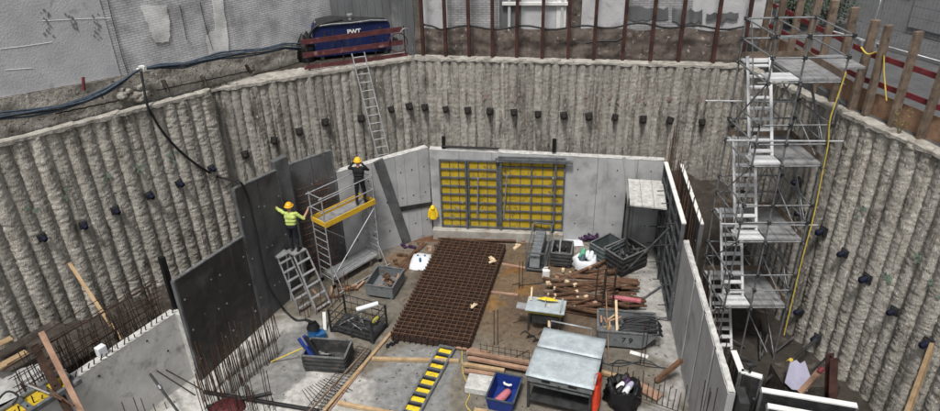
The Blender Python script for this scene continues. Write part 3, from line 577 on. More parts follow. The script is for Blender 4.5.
# guard rail along the edge of the ledge
g0 = PW(307, 66, L2A+N2*.3, L2B+N2*.3); g1 = PW(408, 57, L2A+N2*.3, L2B+N2*.3)
gr = thing('guard_rail', 'maroon board guard rail on the ledge in front of the blue container', 'guard rail', (g0.x, g0.y, 6.55))
gd = V(g1.x-g0.x, g1.y-g0.y, 0); gl = gd.length; gd.normalize(); gnn = V(-gd.y, gd.x, 0)
for z, tl in ((.12, 0), (.55, .03), (1.0, .05)):
    mb = MB(); mb.bar(V(g0.x, g0.y, 6.6+z)-gd*.1, V(g0.x, g0.y, 6.6+z+tl)+gd*(gl*(.96 if z > .3 else 1)), .03, .17 if z > .3 else .14, up=(0, 0, 1)); mb.build('board', MT['maroon'], gr, world=True)
for t in (.02, .36, .68, .98):
    p = V(g0.x, g0.y, 6.55)+gd*gl*t+gnn*.05; mb = MB(); mb.tube(p, p+V(0, 0, 1.2), .022, 6); mb.build('post', MT['rust_dark'], gr, world=True)
c = V(g0.x, g0.y, 7.2)+gd*(gl-.35)-gnn*.06
mb = MB(); mb.path([c+gd*.34*math.cos(a)+V(0, 0, .34*math.sin(a)) for a in [i*math.pi/10 for i in range(21)]], .02, 6); single(mb, 'steel_hoop', MT['maroon'], 'round maroon hoop hung on the guard rail end', 'hoop')
c = V(g0.x, g0.y, 6.6)+gd*(gl-.1)-gnn*.1
mb = MB(); mb.path(smooth([c-gd*.15+V(0, 0, .95), c+V(0, 0, 1.08), c+gd*.2+V(0, 0, .98), c+gd*.27+V(0, 0, .6), c+gd*.27-V(0, 0, .1)]), .028, 6)
single(mb, 'grab_rail', MT['zinc'], 'bent pale pipe handrail at the end of the maroon guard boards', 'handrail')
# long aluminium ladder from the ledge into the pit
t0 = PW(359, 57, L2A-N2*.12, L2B-N2*.12); t1 = PW(384, 158, L2A-N2*.95, L2B-N2*.95); t2 = t1+(t1-t0)*((t1.z-1.5)/(t0.z-t1.z))
ld = thing('long_ladder', 'long white aluminium ladder leaning against the pile wall below the container', 'ladder', t2)
sx = xyz(E2, 0)*.22
for s in (-1, 1):
    mb = MB(); mb.bar(t2+sx*s, t0+sx*s+(t0-t1).normalized()*.15, .035, .07, up=xyz(N2, 0)); mb.build('rail', MT['alu'], ld, world=True)
nr = int((t0-t2).length/.29); RG = None
for k in range(nr+1):
    c = t2.lerp(t0, k/nr); mb = MB(); mb.tube(c-sx, c+sx, .018, 6); mb.build('rung', MT['alu'], ld, world=True)
# ------------------------------------------------------------------ timber hoarding on the right edge
fh = thing('timber_hoarding', 'timber hoarding of leaning wooden posts with red painted boards', 'hoarding', (10.2, 15.5, 7.16))
path = [R0A, R0B, R1B]
def rp(d, off=.35):                                     # point along the right edge, measured from the far corner
    l0 = (R0B-R0A).length
    if d < l0: e = (R0B-R0A)/l0; p = R0A+e*d
    else: e = ER; p = R1A+e*(d-l0)
    return p + V(-e.y, e.x)*off, e
l0 = (R0B-R0A).length
posts = [.3, 1.25, 2.2, 3.15, 4.1, 5.05, 5.95, l0+.42, l0+1.22, l0+2.02, l0+2.85, l0+3.7]
for d in posts:
    p, e = rp(d, .3); h = random.uniform(2.25, 2.5); lean = xyz(V(-e.y, e.x), 0)*random.uniform(-.03, .06)+xyz(e, 0)*random.uniform(-.04, .04)
    mb = MB(); mb.bar(xyz(p, 6.9), xyz(p, 7.16+h)+lean, .2, .11, up=xyz(e, 0)); mb.build('post', MT['wood_old'], fh, world=True, bevel=.008)
for z, off in ((7.95, .42), (8.6, .42)):
    for a, b in zip(posts[:-1], posts[1:]):
        p, _ = rp(a-.02, off); q, _ = rp(b+.04, off); dz = random.uniform(-.03, .03)
        mb = MB(); mb.bar(xyz(p, z+dz), xyz(q, z+random.uniform(-.02, .02)), .035, .13, up=(0, 0, 1)); mb.build('red_board', MT['red_paint'], fh, world=True)
for a, b in zip(posts[:-1], posts[1:]):
    p, _ = rp(a, .5); q, _ = rp(b-.01, .5); mb = MB(); mb.bar(xyz(p, 7.44), xyz(q, 7.44+random.uniform(-.03, .03)), .03, .56, up=(0, 0, 1)); mb.build('kick_board', MT['osb'], fh, world=True)
# street behind: mesh fence panels, grey garage building, shrubs
FE = (P(940, 58, 7.2)-P(850, 33, 7.2)); FE.z = 0; FE.normalize()
def fpanel(c, e, lab):
    T = thing('mesh_fence', lab, 'fence', c, 0, 'mesh fence panels along the street'); Lg, Hh = 3.3, 1.9
    mb = MB(); mb.path([c+V(0, 0, .12), c+V(0, 0, Hh), c+e*Lg+V(0, 0, Hh), c+e*Lg+V(0, 0, .12), c+V(0, 0, .12)], .028, 6); mb.build('frame', MT['alu'], T, world=True)
    mb = MB()
    for i in range(1, 26): mb.tube(c+e*(Lg*i/26)+V(0, 0, .12), c+e*(Lg*i/26)+V(0, 0, Hh), .006, 4, cap=False)
    for i in range(1, 9): mb.tube(c+V(0, 0, .12+(Hh-.12)*i/9), c+e*Lg+V(0, 0, .12+(Hh-.12)*i/9), .006, 4, cap=False)
    mb.build('wire_mesh', MT['zinc'], T, world=True)['kind'] = 'stuff'
    for t in (.05, Lg-.05):
        mb = MB(); mb.box((0, 0, .08), (.6, .22, .16), Matrix.Translation(c+e*t)); mb.build('foot', MT['grey_wall'], T, world=True)
f0 = P(872, 46, 7.17)
for k in range(4): fpanel(f0+FE*(3.42*(k-1)), FE, 'galvanised mesh fence panel standing on the street behind the timber hoarding')
gN = V(-FE.y, FE.x, 0); gN = gN if gN.y > 0 else -gN
gb0 = P(905, 38, 7.17)+gN*.6
gbT = thing('garage_building', 'grey street building with wide garage door and small dark windows', 'building', gb0)
mb = MB(); mb.plate([gb0-FE*14, gb0+FE*14, gb0+FE*14+V(0, 0, 7), gb0-FE*14+V(0, 0, 7)], -.3); mb.build('wall', MT['grey_wall'], gbT, world=True)
for k in range(7):
    mb = MB(); zb = .25+k*.36; mb.plate([gb0-FE*.4-gN*.05+V(0, 0, zb), gb0+FE*6-gN*.05+V(0, 0, zb), gb0+FE*6-gN*.05+V(0, 0, zb+.35), gb0-FE*.4-gN*.05+V(0, 0, zb+.35)], .04); mb.build('door_panel', MT['grey_wall'], gbT, world=True)
for a, z0, z1, wd in ((-3.6, 1.35, 2.7, 1.3), (-6.2, 1.35, 2.7, 1.3), (-9, 1.2, 2.6, 1.2)):
    q = [gb0+FE*a-gN*.02+V(0, 0, z0), gb0+FE*(a+wd)-gN*.02+V(0, 0, z0), gb0+FE*(a+wd)-gN*.02+V(0, 0, z1), gb0+FE*a-gN*.02+V(0, 0, z1)]
    mb = MB(); mb.plate(q, .02); wnd = mb.build('window', MT['glass'], gbT, world=True)
    mb = MB()
    for i in range(4): mb.bar(q[i]-gN*.03, q[(i+1) % 4]-gN*.03, .08, .08, up=(gN.x, gN.y, gN.z+.01))
    mb.bar((q[0]+q[1])/2-gN*.03, (q[2]+q[3])/2-gN*.03, .05, .05); mb.build('frame', MT['white_wall'], wnd, world=True)
sg = gb0+FE*-.9-gN*.06+V(0, 0, 1.3); mb = MB(); mb.plate([sg, sg+FE*.35, sg+FE*.35+V(0, 0, .4), sg+V(0, 0, .4)], .02); mb.build('plaque', MT['blue_plastic'], gbT, world=True)
def shrub(c, r, h, lab, n=700, seed=0):
    rng = random.Random(seed); T = thing('shrub', lab, 'shrub', c, 0, 'shrubs by the street')
    mb = MB(); tw = []
    for k in range(9):
        a = rng.uniform(0, 6.28); tip = V(math.cos(a)*r*.7, math.sin(a)*r*.7, h*rng.uniform(.5, .95)); tw.append(tip)
        mb.path([c, c+V(tip.x*.3, tip.y*.3, tip.z*.5), c+tip], lambda i: (.03, .02, .008)[i], 5)
    mb.build('stem', MT['bark'], T, world=True)
    mb = MB()
    for k in range(n):
        b = rng.choice(tw)*rng.uniform(.4, 1.05); p = c+b+V(rng.gauss(0, r*.28), rng.gauss(0, r*.28), rng.gauss(0, h*.13)); p.z = max(p.z, c.z+.05)
        a, bb = rng.uniform(0, 6.28), rng.uniform(-.8, .8); d = V(math.cos(a)*math.cos(bb), math.sin(a)*math.cos(bb), math.sin(bb)); s = d.cross(V(0, 0, 1)).normalized()*.04; L_ = rng.uniform(.08, .15)
        mb.add([p, p+d*L_*.5+s, p+d*L_, p+d*L_*.5-s], [(0, 1, 2, 3)])
    mb.build('foliage', MT['leaf'], T, world=True)
shrub(P(790, 28, 7.17), .8, 1.7, 'dark green shrub behind the far end of the hoarding', 900, 1)
shrub(P(826, 28, 7.17), .9, 1.5, 'dark green shrub below the small dark windows', 900, 2)
shrub(P(762, 14, 7.17), .8, 1.9, 'dark green shrub next to the old white building corner', 900, 3)
# dry weed on the pile wall edge
wp = xyz(rp(l0+1.6, .12)[0], 7.1); T = thing('dry_weed', 'thin dry weed growing on the pile wall edge between hoarding posts', 'plant', wp)
mb = MB()
for k in range(7):
    a = k*.9; mb.path([wp, wp+V(math.cos(a)*.08, math.sin(a)*.08, .25), wp+V(math.cos(a)*.22, math.sin(a)*.22, .35+.1*(k % 4))], .007, 4)
mb.build('stem', MT['plant_dry'], T, world=True)
mb = MB()
for k in range(60):
    a = random.uniform(0, 6.28); p = wp+V(math.cos(a)*random.uniform(.03, .25), math.sin(a)*random.uniform(.03, .25), random.uniform(.2, .7)); d = V(random.uniform(-1, 1), random.uniform(-1, 1), .3)*.04; mb.add([p, p+d+V(.02, 0, 0), p+d*2, p+d-V(.02, 0, 0)], [(0, 1, 2, 3)])
mb.build('leaves', MT['plant_dry'], T, world=True)
# ------------------------------------------------------------------ inner concrete walls and formwork
IA, IB = V(-1.44, 22.43), V(6.95, 21.36); IE = (IB-IA).normalized(); IN = V(-IE.y, IE.x)
def slab_wall(name, label, A, B, zt0, zt1, t, m, joints=(), topm=None, holes=True, z0=-.02, seg=None):
    e = (B-A).normalized(); n = V(-e.y, e.x); Ln = (B-A).length
    W = thing(name, label, 'wall', xyz((A+B)/2, 0)); W['kind'] = 'thing'
    cuts = [0]+list(joints)+[Ln]
    for i in range(len(cuts)-1):
        a, b = cuts[i]+.006, cuts[i+1]-.006; off = random.uniform(0, .012); za, zb = zt0+(zt1-zt0)*a/Ln, zt0+(zt1-zt0)*b/Ln
        p, q = A+e*a+n*off, A+e*b+n*off
        mb = MB(); mb.add([xyz(p, z0), xyz(q, z0), xyz(q, zb), xyz(p, za), xyz(p+n*t, z0), xyz(q+n*t, z0), xyz(q+n*t, zb), xyz(p+n*t, za)], [(0, 1, 2, 3), (5, 4, 7, 6), (3, 2, 6, 7), (0, 3, 7, 4), (1, 5, 6, 2)])
        pn = mb.build('panel', MT[m], W, world=True)
        if holes:
            for zz in (.75, 1.95, 3.0):
                if zz < min(za, zb)-.2:
                    c = xyz(A+e*((a+b)/2)-n*.001, zz); mb = MB(); mb.tube(c+xyz(n, 0)*.02, c-xyz(n, 0)*(.004-off*0), .028, 8); mb.build('tie_hole', MT['steel_dark'], pn, world=True)
    if topm:
        p, q = A+n*.01, B+n*.01; mb = MB(); NS = int(Ln/.2)
        mb.grid(lambda i, j: xyz(A.lerp(B, i/NS)+n*(.005+(t-.01)*j/3), zt0+(zt1-zt0)*i/NS+.02+.015*noise.noise(V(i*.9, j*2.1, zt0))), NS+1, 4)
        mb.build('wall_top', MT[topm], W, world=True)
    return W
slab_wall('concrete_wall', 'light grey concrete wall behind the yellow formwork and steel crates', IA, IB, 3.62, 3.4, .3, 'conc', (1.1, 2.3, 3.5, 4.7, 6.1, 7.5), 'conc_white')
JA, JB = V(-4.55, 20.72), V(-1.47, 22.44)
slab_wall('concrete_wall', 'light grey concrete wall beside the yellow decked scaffold', JA, JB, 3.6, 3.7, .28, 'conc', (.95, 1.3, 2.2, 2.55, 3.1), 'conc_white')
mb = MB(); a, b = IA-IN*.13, IB-IN*.13; mb.bar(xyz(IA+IE*.02-IN*.16, .2), xyz(IA+IE*4.98-IN*.16, .2), .3, .42, up=(0, 0, 1)); single(mb, 'kicker', MT['kicker'], 'low stained concrete kicker at the foot of the yellow formwork', 'kicker', bevel=.015)
# yellow faced frame formwork in front of the back wall
def pz(u, v, off=.2): p = PW(u, v, IA-IN*off, IB-IN*off); return (V(p.x, p.y)-IA).dot(IE), p.z
def ip(s, z, off): c = IA+IE*s-IN*off; return xyz(c, z)
def form_panel(s0, s1, z0, z1, rows, cols, label, ym='form_yellow', fm='frame_grey', P3=ip, rim=.06, dep=.1, mids=True):
    T = thing('wall_formwork', label, 'formwork', P3((s0+s1)/2, z0, .1), 0, None)
    def brick(a, b, za, zb, o0, o1, nm, m, par=T):
        mb = MB(); mb.add([P3(a, za, o1), P3(b, za, o1), P3(b, zb, o1), P3(a, zb, o1), P3(a, za, o0), P3(b, za, o0), P3(b, zb, o0), P3(a, zb, o0)], [(0, 1, 2, 3), (5, 4, 7, 6), (3, 2, 6, 7), (0, 4, 5, 1), (0, 3, 7, 4), (1, 5, 6, 2)])
        return mb.build(nm, MT[m], par, world=True)
    cw_, rh = (s1-s0-rim)/cols, (z1-z0-rim)/rows
    for c in range(cols):
        for r in range(rows):
            a, za = s0+rim+c*cw_, z0+rim+r*rh; cell = brick(a, a+cw_-rim, za, za+rh-rim, .015, .03, 'facing', ym)
            if mids:
                for k in range(1, 3): brick(a+(cw_-rim)*k/3-.015, a+(cw_-rim)*k/3+.015, za+.004, za+rh-rim-.004, .031, .05, 'stiffener', fm, cell)
    for c in range(cols+1):
        a = s0+c*cw_; brick(a, a+rim, z0, z1, .012, dep, 'upright', fm)
    for r in range(rows+1):
        za = z0+r*rh; brick(s0+.002, s1-.002, za+.002, za+rim-.002, .012, dep-.014, 'crossbar', fm)
    return T
B0 = .35
sA, zA = pz(438, 161); sB, zB = pz(498, 163); sC, zC = pz(566, 161)
form_panel(sA, sB-.02, .45, 3.28, 8, 2, 'yellow faced frame formwork panel beside the yellow rain jacket')
form_panel(sB, sC, .45, 3.45, 8, 2, 'yellow faced frame formwork panel next to the bare grey concrete')
for s, lab in ((sA+.75, 'left'), (sB+.25, 'mid'), (sC-.75, 'right')):                 # steel walers and props
    pass
for s in (sA+1.0, sB+.1, sC-.35):
    mb = MB(); mb.bar(ip(s, .46, .14), ip(s, 3.5 if s > sB else 3.3, .14), .09, .07, up=xyz(IE, 0)); single(mb, 'steel_waler', MT['frame_grey'], 'upright grey steel waler clamped to the yellow formwork', 'waler', 'walers on the yellow formwork')
mb = MB(); mb.bar(ip(sB-.1, 3.36, .16), ip(sC+.25, 3.34, .16), .1, .12, up=(0, 0, 1)); single(mb, 'top_waler', MT['frame_grey'], 'horizontal grey steel waler along the top of the yellow formwork', 'waler')
for (u0, v0), (u1, v1) in (((507, 175), (502, 236)), ((553, 178), (551, 228)), ((478, 178), (477, 235))):
    a = PW(u0, v0, IA-IN*.3, IB-IN*.3); b = P(u1, v1, .02); mb = MB(); mb.tube(b, a, .03, 7); mb.box((0, 0, .01), (.2, .2, .02), Matrix.Translation(b)); single(mb, 'push_prop', MT['alu'], 'slim pale push prop bracing the yellow formwork', 'prop', 'push props at the yellow formwork')
for u, lab in ((444, 'left'), (554, 'right')):
    p = PW(u, 150, IA+IN*.15, IB+IN*.15); mb = MB(); mb.box((0, 0, 0), (.13, .1, .5), Matrix.Translation((p.x, p.y, 3.85))); single(mb, 'formwork_bracket', MT['black'], 'black bracket post standing on top of the back concrete wall', 'bracket', 'black brackets on the back wall')
mb = MB(); mb.tube(ip(sA+.1, 3.72, -.12), ip(sB, 3.68, -.12), .045, 7); single(mb, 'black_pipe', MT['black'], 'black pipe lying on the concrete wall top above the formwork', 'pipe')
# dark panels on the left
DA, DB, DC = V(-7.86, 14.66), V(-6.76, 17.13), V(-5.98, 18.9)
def panel_thing(label, A, B, z0, zt0, zt1, t, m, boards=1, topm='zinc', gap=.01):
    e = (B-A).normalized(); n = V(-e.y, e.x); Ln = (B-A).length; T = thing('wall_formwork', label, 'formwork', xyz((A+B)/2, z0))
    for i in range(boards):
        a, b = Ln*i/boards+gap/2, Ln*(i+1)/boards-gap/2; za, zb = zt0+(zt1-zt0)*a/Ln, zt0+(zt1-zt0)*b/Ln; p, q = A+e*a, A+e*b
        mb = MB(); mb.add([xyz(p, z0), xyz(q, z0), xyz(q, zb), xyz(p, za), xyz(p+n*t, z0), xyz(q+n*t, z0), xyz(q+n*t, zb), xyz(p+n*t, za)], [(0, 1, 2, 3), (5, 4, 7, 6), (3, 2, 6, 7), (0, 3, 7, 4), (1, 5, 6, 2), (0, 4, 5, 1)])
        bd = mb.build('board', MT[m], T, world=True)
        for fz in (.2, .5, .8):
            for fx in (.12, .88):
                c = xyz(p.lerp(q, fx), z0+(za-z0)*fz); mb = MB(); mb.tube(c+xyz(n, 0)*.01, c-xyz(n, 0)*.012, .03, 8); mb.build('tie_cone', MT['alu_deck'], bd, world=True)
    mb = MB(); mb.bar(xyz(A+n*t/2, zt0+.025), xyz(B+n*t/2, zt1+.025), t+.012, .035, up=(0, 0, 1)); mb.build('top_rail', MT[topm], T, world=True)
    for s in (0, 1):
        p = A.lerp(B, s)+n*t/2; mb = MB(); mb.bar(xyz(p, z0), xyz(p, (zt0, zt1)[s]), .06, t+.02, up=xyz(n, 0)); mb.build('edge_profile', MT['dark_grey'], T, world=True)
    return T
panel_thing('low black formwork panel with hose, above the starter bars', DA, DB, 0, 3.45, 3.3, .1, 'dark_ply', 2)
panel_thing('tall dark grey formwork panel behind the worker in lime shirt', DB+V(.02, .05), DC, 0, 4.85, 4.6, .1, 'mid_panel', 2)
KA, KB = V(-5.88, 19.95), V(-4.6, 20.68)
panel_thing('tall dark grey panel with rust stains behind the scaffold handrails', KA, KB, 0, 4.3, 4.45, .1, 'mid_panel', 2)
mb = MB(); p = V(-6.0, 19.35); mb.bar(xyz(p, 0), xyz(p, 4.85), .55, .22, up=xyz(V(.8, -.6), 0)); single(mb, 'formwork_corner', MT['dark_grey'], 'narrow upright corner formwork piece between the two tall dark panels', 'formwork', bevel=.02)
# rebar mesh standing in front of the rust stained panel
T = thing('wall_rebar', 'rusty vertical rebar mesh between the tall dark panels', 'rebar mesh', (-5.2, 19.9, 0))
for k in range(12):
    p = V(-5.72, 19.75).lerp(V(-4.75, 20.35), k/11); mb = MB(); mb.tube(xyz(p, 0), xyz(p, 3.7+.15*(k % 3)), .011, 5); mb.build('bar', MT['rust'], T, world=True)
for k in range(14):
    z = .25+k*.25; mb = MB(); mb.tube((-5.75, 19.71, z), (-4.72, 20.35, z), .011, 5); mb.build('bar', MT['rust'], T, world=True)
# post at the joint of panel and near wall
mb = MB(); p = P(200, 378, 0); mb.bar(xyz(V(-8.22, 15.05), 1.0), xyz(V(-8.22, 15.05), 4.0), .14, .14, up=(.6, .8, 0)); single(mb, 'steel_post', MT['black'], 'black upright steel post at the end of the low black panel', 'post')
# near left concrete wall with stub bars
NA, NBp = V(-11.0, 10.0), V(-8.13, 14.85)
slab_wall('concrete_wall', 'near grey concrete wall with row of short rebar stubs along its top', NA, NBp, 2.3, 2.3, .28, 'conc_near', (), 'conc_white', holes=False)
ne = (NBp-NA).normalized(); nn = V(-ne.y, ne.x); nl = (NBp-NA).length
for s, z in ((3.4, 1.9), (4.6, 1.2), (5.2, 1.95), (2.2, 1.0)):
    pass
mb = MB(); mb.bar(xyz(NBp+ne*.03-nn*.04, 0), xyz(NBp+ne*.03-nn*.04, 2.32), .16, .4, up=xyz(nn, 0)); single(mb, 'stop_end', MT['conc_white'], 'ragged pale stop end of the near concrete wall', 'stop end', bevel=.012)
T = thing('stub_bars', 'row of short dark rebar stubs along the near concrete wall top', 'rebar', xyz((NA+NBp)/2, 2.3))
for k in range(34):
    p = NA+ne*(nl*(k+.5)/34)+nn*(.08+.02*random.random()); d = V(random.uniform(-.05, .05), random.uniform(-.05, .05), random.uniform(.16, .3))-xyz(nn, 0)*.12; mb = MB(); mb.tube(xyz(p, 2.28), xyz(p, 2.3)+d, .016, 5); mb.build('bar', MT['rebar'], T, world=True)
T = thing('rebar_cage', 'tangle of rusty upright bars between the near concrete wall and pile wall', 'rebar', (-9.9, 13.8, .8))
for k in range(110):
    p = NA+ne*(nl*random.uniform(.3, 1.0))+nn*random.uniform(.35, 1.0); h = random.uniform(2.2, 3.3); d = V(random.uniform(-.25, .25), random.uniform(-.2, .2), 0); mb = MB(); mb.tube(xyz(p, .6), xyz(p, h)+d, .011, 5); mb.build('bar', MT['rebar'], T, world=True)
for k in range(20):
    a = NA+ne*(nl*.3)+nn*random.uniform(.4, .9); b = NA+ne*nl+nn*random.uniform(.4, .9); z = 1.2+k*.12; mb = MB(); mb.tube(xyz(a, z), xyz(b, z+random.uniform(-.1, .1)), .011, 5); mb.build('bar', MT['rust_dark'], T, world=True)
# ------------------------------------------------------------------ right inner wall
QA, QB = V(6.2, 16.62), V(5.36, 10.5)
qe = (QB-QA).normalized()
slab_wall('concrete_wall', 'light grey wall of upright panels in front of the scaffold tower', QB, QA, 3.02, 3.1, -.001, 'conc', (), None, holes=False) if False else None
Wq = thing('panel_wall', 'light grey panel wall with ragged white top below the stair tower', 'wall', xyz((QA+QB)/2, 0)); Wq['kind'] = 'thing'
qn = V(qe.y, -qe.x); qn = qn if qn.x > 0 else -qn                                  # away from the pit floor
ql = (QB-QA).length; cuts = [0, .6, 1.95, 2.1, 3.3, 3.45, 4.65, 4.8, 5.9, ql]
for i in range(len(cuts)-1):
    a, b = cuts[i]+.008, cuts[i+1]-.008; narrow = cuts[i+1]-cuts[i] < .2; off = .03 if narrow else 0
    p, q = QA+qe*a+qn*off, QA+qe*b+qn*off; mb = MB()
    mb.add([xyz(p, 0), xyz(q, 0), xyz(q, 3.05), xyz(p, 3.08), xyz(p+qn*.16, 0), xyz(q+qn*.16, 0), xyz(q+qn*.16, 3.05), xyz(p+qn*.16, 3.08)], [(0, 1, 2, 3), (5, 4, 7, 6), (3, 2, 6, 7), (0, 3, 7, 4), (1, 5, 6, 2)])
    mb.build('panel', MT['dark_grey' if narrow else 'conc'], Wq, world=True)
mb = MB(); NS = 60
mb.grid(lambda i, j: xyz(QA+qe*(ql*i/NS)+qn*(.02+.13*j/4), 3.1+.045*noise.noise(V(i*.6, j*1.7, 1))+.03*noise.noise(V(i*2.1, j*3, 4))), NS+1, 5); mb.build('ragged_top', MT['conc_white'], Wq, world=True)
for k in range(46):                                                             # rebar behind the panels
    p = QA+qe*(ql*(k+.3)/46)+qn*random.uniform(.24, .34); mb = MB(); mb.tube(xyz(p, 0), xyz(p, 3.0+random.uniform(0, .35))+V(random.uniform(-.1, .1), random.uniform(-.1, .1), 0), .011, 5)
    mb.build('rebar', MT['rebar'], Wq, world=True)
mb = MB(); mb.box((0, 0, 1.52), (.2, .5, 3.04), Matrix.Translation(xyz(QB+qn*.3, 0)) @ face_rot(qn)); mb.build('end_panel', MT['steel_dark'], Wq, world=True)
# far pair of steel backed panels
FA, FB = V(6.85, 20.9), V(6.25, 16.7); fe = (FB-FA).normalized(); fn = V(-fe.y, fe.x); fn = fn if fn.x > 0 else -fn
def fp(base):
    def f(s, z, off): c = FA+fe*s+fn*(base-off); return xyz(c, z)
    return f
form_panel(0, 2.05, 0, 3.55, 7, 2, 'dark steel framed formwork panel under the sheet platform in the corner', 'dark_ply', 'frame_grey', fp(0), .07, .12, False)
form_panel(2.08, 4.2, 0, 3.55, 7, 2, 'dark steel framed formwork panel joined to the light panel wall', 'dark_ply', 'frame_grey', fp(0), .07, .12, False)
def fq(base):
    def f(s, z, off): c = FA+fe*s+fn*(base+off); return xyz(c, z)
    return f
for a, b, lab in ((0, 2.05, 'far outer formwork panel with white top rail near the back corner'), (2.08, 4.1, 'near outer formwork panel with white top rail behind the rebar')):
    pa, pb = FA+fe*a+fn*.42, FA+fe*b+fn*.42; panel_thing(lab, pa, pb, 0, 3.5, 3.5, .1, 'dark_grey', 1, 'white')
for a, b in ((0, 2.05), (2.08, 4.2)):
    mb = MB(); mb.bar(xyz(FA+fe*a-fn*.06, 3.58), xyz(FA+fe*b-fn*.06, 3.58), .13, .05, up=(0, 0, 1)); single(mb, 'top_rail', MT['white'], 'white edge strip on top of the steel framed right formwork', 'edge strip', 'white edge strips on the right formwork', kind='thing')
T = thing('wall_rebar', 'rusty rebar rising between the paired right hand formwork panels', 'rebar', xyz(FA.lerp(FB, .5)+fn*.2, 0))
for k in range(40):
    p = FA+fe*(4.2*(k+.5)/40)+fn*(.1 if k % 2 else .3); mb = MB(); mb.tube(xyz(p, 0), xyz(p, 3.6+random.uniform(-.1, .5))+V(random.uniform(-.12, .12), random.uniform(-.12, .12), 0), .012, 5); mb.build('bar', MT['rust'], T, world=True)
for k in range(6):
    p = xyz(FA+fn*.2+V(random.uniform(-.15, .15), random.uniform(.1, .5)), 0); mb = MB(); mb.tube(p, p+V(random.uniform(-.1, .1), 0, 4.7+random.uniform(-.4, .3)), .012, 5); mb.build('bar', MT['rust'], T, world=True)
# sheet platform in the corner
c0, c1, c2, c3 = P(628, 180, 2.75), P(663, 182, 2.75), P(667, 210, 2.75), P(630, 206, 2.75)
T = thing('sheet_platform', 'pale weathered board platform bracketed in the back right corner', 'platform', (c0+c1+c2+c3)/4)
for k in range(3):
    a0, a1, b0, b1 = c0.lerp(c1, k/3), c0.lerp(c1, (k+.97)/3), c3.lerp(c2, k/3), c3.lerp(c2, (k+.97)/3); mb = MB(); mb.plate([b0, b1, a1, a0], .05); mb.build('board', MT['conc_white'], T, world=True)
for a, b in ((c0, c3), (c1, c2)):
    mb = MB(); mb.bar(a-V(0, 0, .06), b-V(0, 0, .06), .06, .1); mb.bar(a.lerp(b, .9)-V(0, 0, .1), a-V(0, 0, .9), .05, .05); mb.bar(a-V(0, 0, .1), a-V(0, 0, 2.75), .05, .05); mb.bar(b-V(0, 0, .1), b-V(0, 0, 2.75), .05, .05); mb.build('bracket', MT['steel_dark'], T, world=True)
mb = MB(); mb.bar(PW(624, 157, IA-IN*1.6, IB-IN*1.6), PW(629, 206, IA-IN*1.6, IB-IN*1.6), .09, .05); mb.build('post', MT['tarp'], T, world=True)
# ------------------------------------------------------------------ scaffold stair tower in the right trench
OR = V(8.72, 14.9); OLf = V(7.02, 14.98); te = (OLf-OR).normalized(); td = V(te.y, -te.x); td = td if td.y > 0 else -td
td = V(-.02, 1).normalized()
TWd, TD = 1.7, 1.75
LV = [1.95, 4.1, 6.3, 8.45]
tw = thing('stair_tower', 'grey tube scaffold tower with ladder flights and plank landings beside the pile wall', 'scaffold tower', xyz(OR, 0))
def tp(a, b, z): c = OR+te*a+td*b; return xyz(c, z)
def tub(p, q, nm, r=.024, m='zinc', par=None): mb = MB(); mb.tube(p, q, r, 7); return mb.build(nm, MT[m], par or tw, world=True)
for a in (0, .98, TWd):
    for b in (0, TD):
        s = tub(tp(a, b, -.05), tp(a, b, 9.7 if not (a == .98 and b == 0) else 9.5), 'standard', .025)
        mb = MB(); mb.box((0, 0, 0), (.15, .15, .02), Matrix.Translation(tp(a, b, -.03))); mb.build('base_plate', MT['zinc'], s, world=True)
for z in LV:
    tub(tp(-.06, 0, z-.09), tp(TWd+.25, 0, z-.09), 'ledger'); tub(tp(-.06, TD, z-.09), tp(TWd+.06, TD, z-.09), 'ledger')
    for a in (0, .98, TWd): tub(tp(a, -.08, z-.11), tp(a, TD+.08, z-.11), 'transom')
    for k in range(3):                                       # deck planks on the right bay
        a0 = .03+k*.31; mb = MB()
        mb.add([tp(a0, .02, z), tp(a0+.3, .02, z), tp(a0+.3, TD-.02, z), tp(a0, TD-.02, z), tp(a0, .02, z-.06), tp(a0+.3, .02, z-.06), tp(a0+.3, TD-.02, z-.06), tp(a0, TD-.02, z-.06)], [(3, 2, 1, 0), (4, 5, 6, 7), (0, 1, 5, 4), (1, 2, 6, 5), (2, 3, 7, 6), (3, 0, 4, 7)])
        mb.build('plank', MT['alu_deck'], tw, world=True)
    for b0, b1 in ((.02, .5), (1.5, 1.73)):
        mb = MB(); mb.add([tp(1.0, b0, z+.004), tp(1.68, b0, z+.004), tp(1.68, b1, z+.004), tp(1.0, b1, z+.004), tp(1.0, b0, z-.05), tp(1.68, b0, z-.05), tp(1.68, b1, z-.05), tp(1.0, b1, z-.05)], [(3, 2, 1, 0), (4, 5, 6, 7), (0, 1, 5, 4), (1, 2, 6, 5), (2, 3, 7, 6), (3, 0, 4, 7)]); mb.build('landing', MT['alu_bright'], tw, world=True)
    for h in (.5, 1.0):
        tub(tp(-.05, 0, z+h), tp(TWd+.05, 0, z+h), 'guard_rail', .022); tub(tp(0, 0, z+h), tp(0, TD, z+h), 'guard_rail', .022); tub(tp(TWd, -.1, z+h), tp(TWd, TD+.1, z+h), 'guard_rail', .022)
    tub(tp(.98, .5, z+1.0), tp(.98, 1.5, z+1.0), 'guard_rail', .02)
LV0 = [-.0]+LV
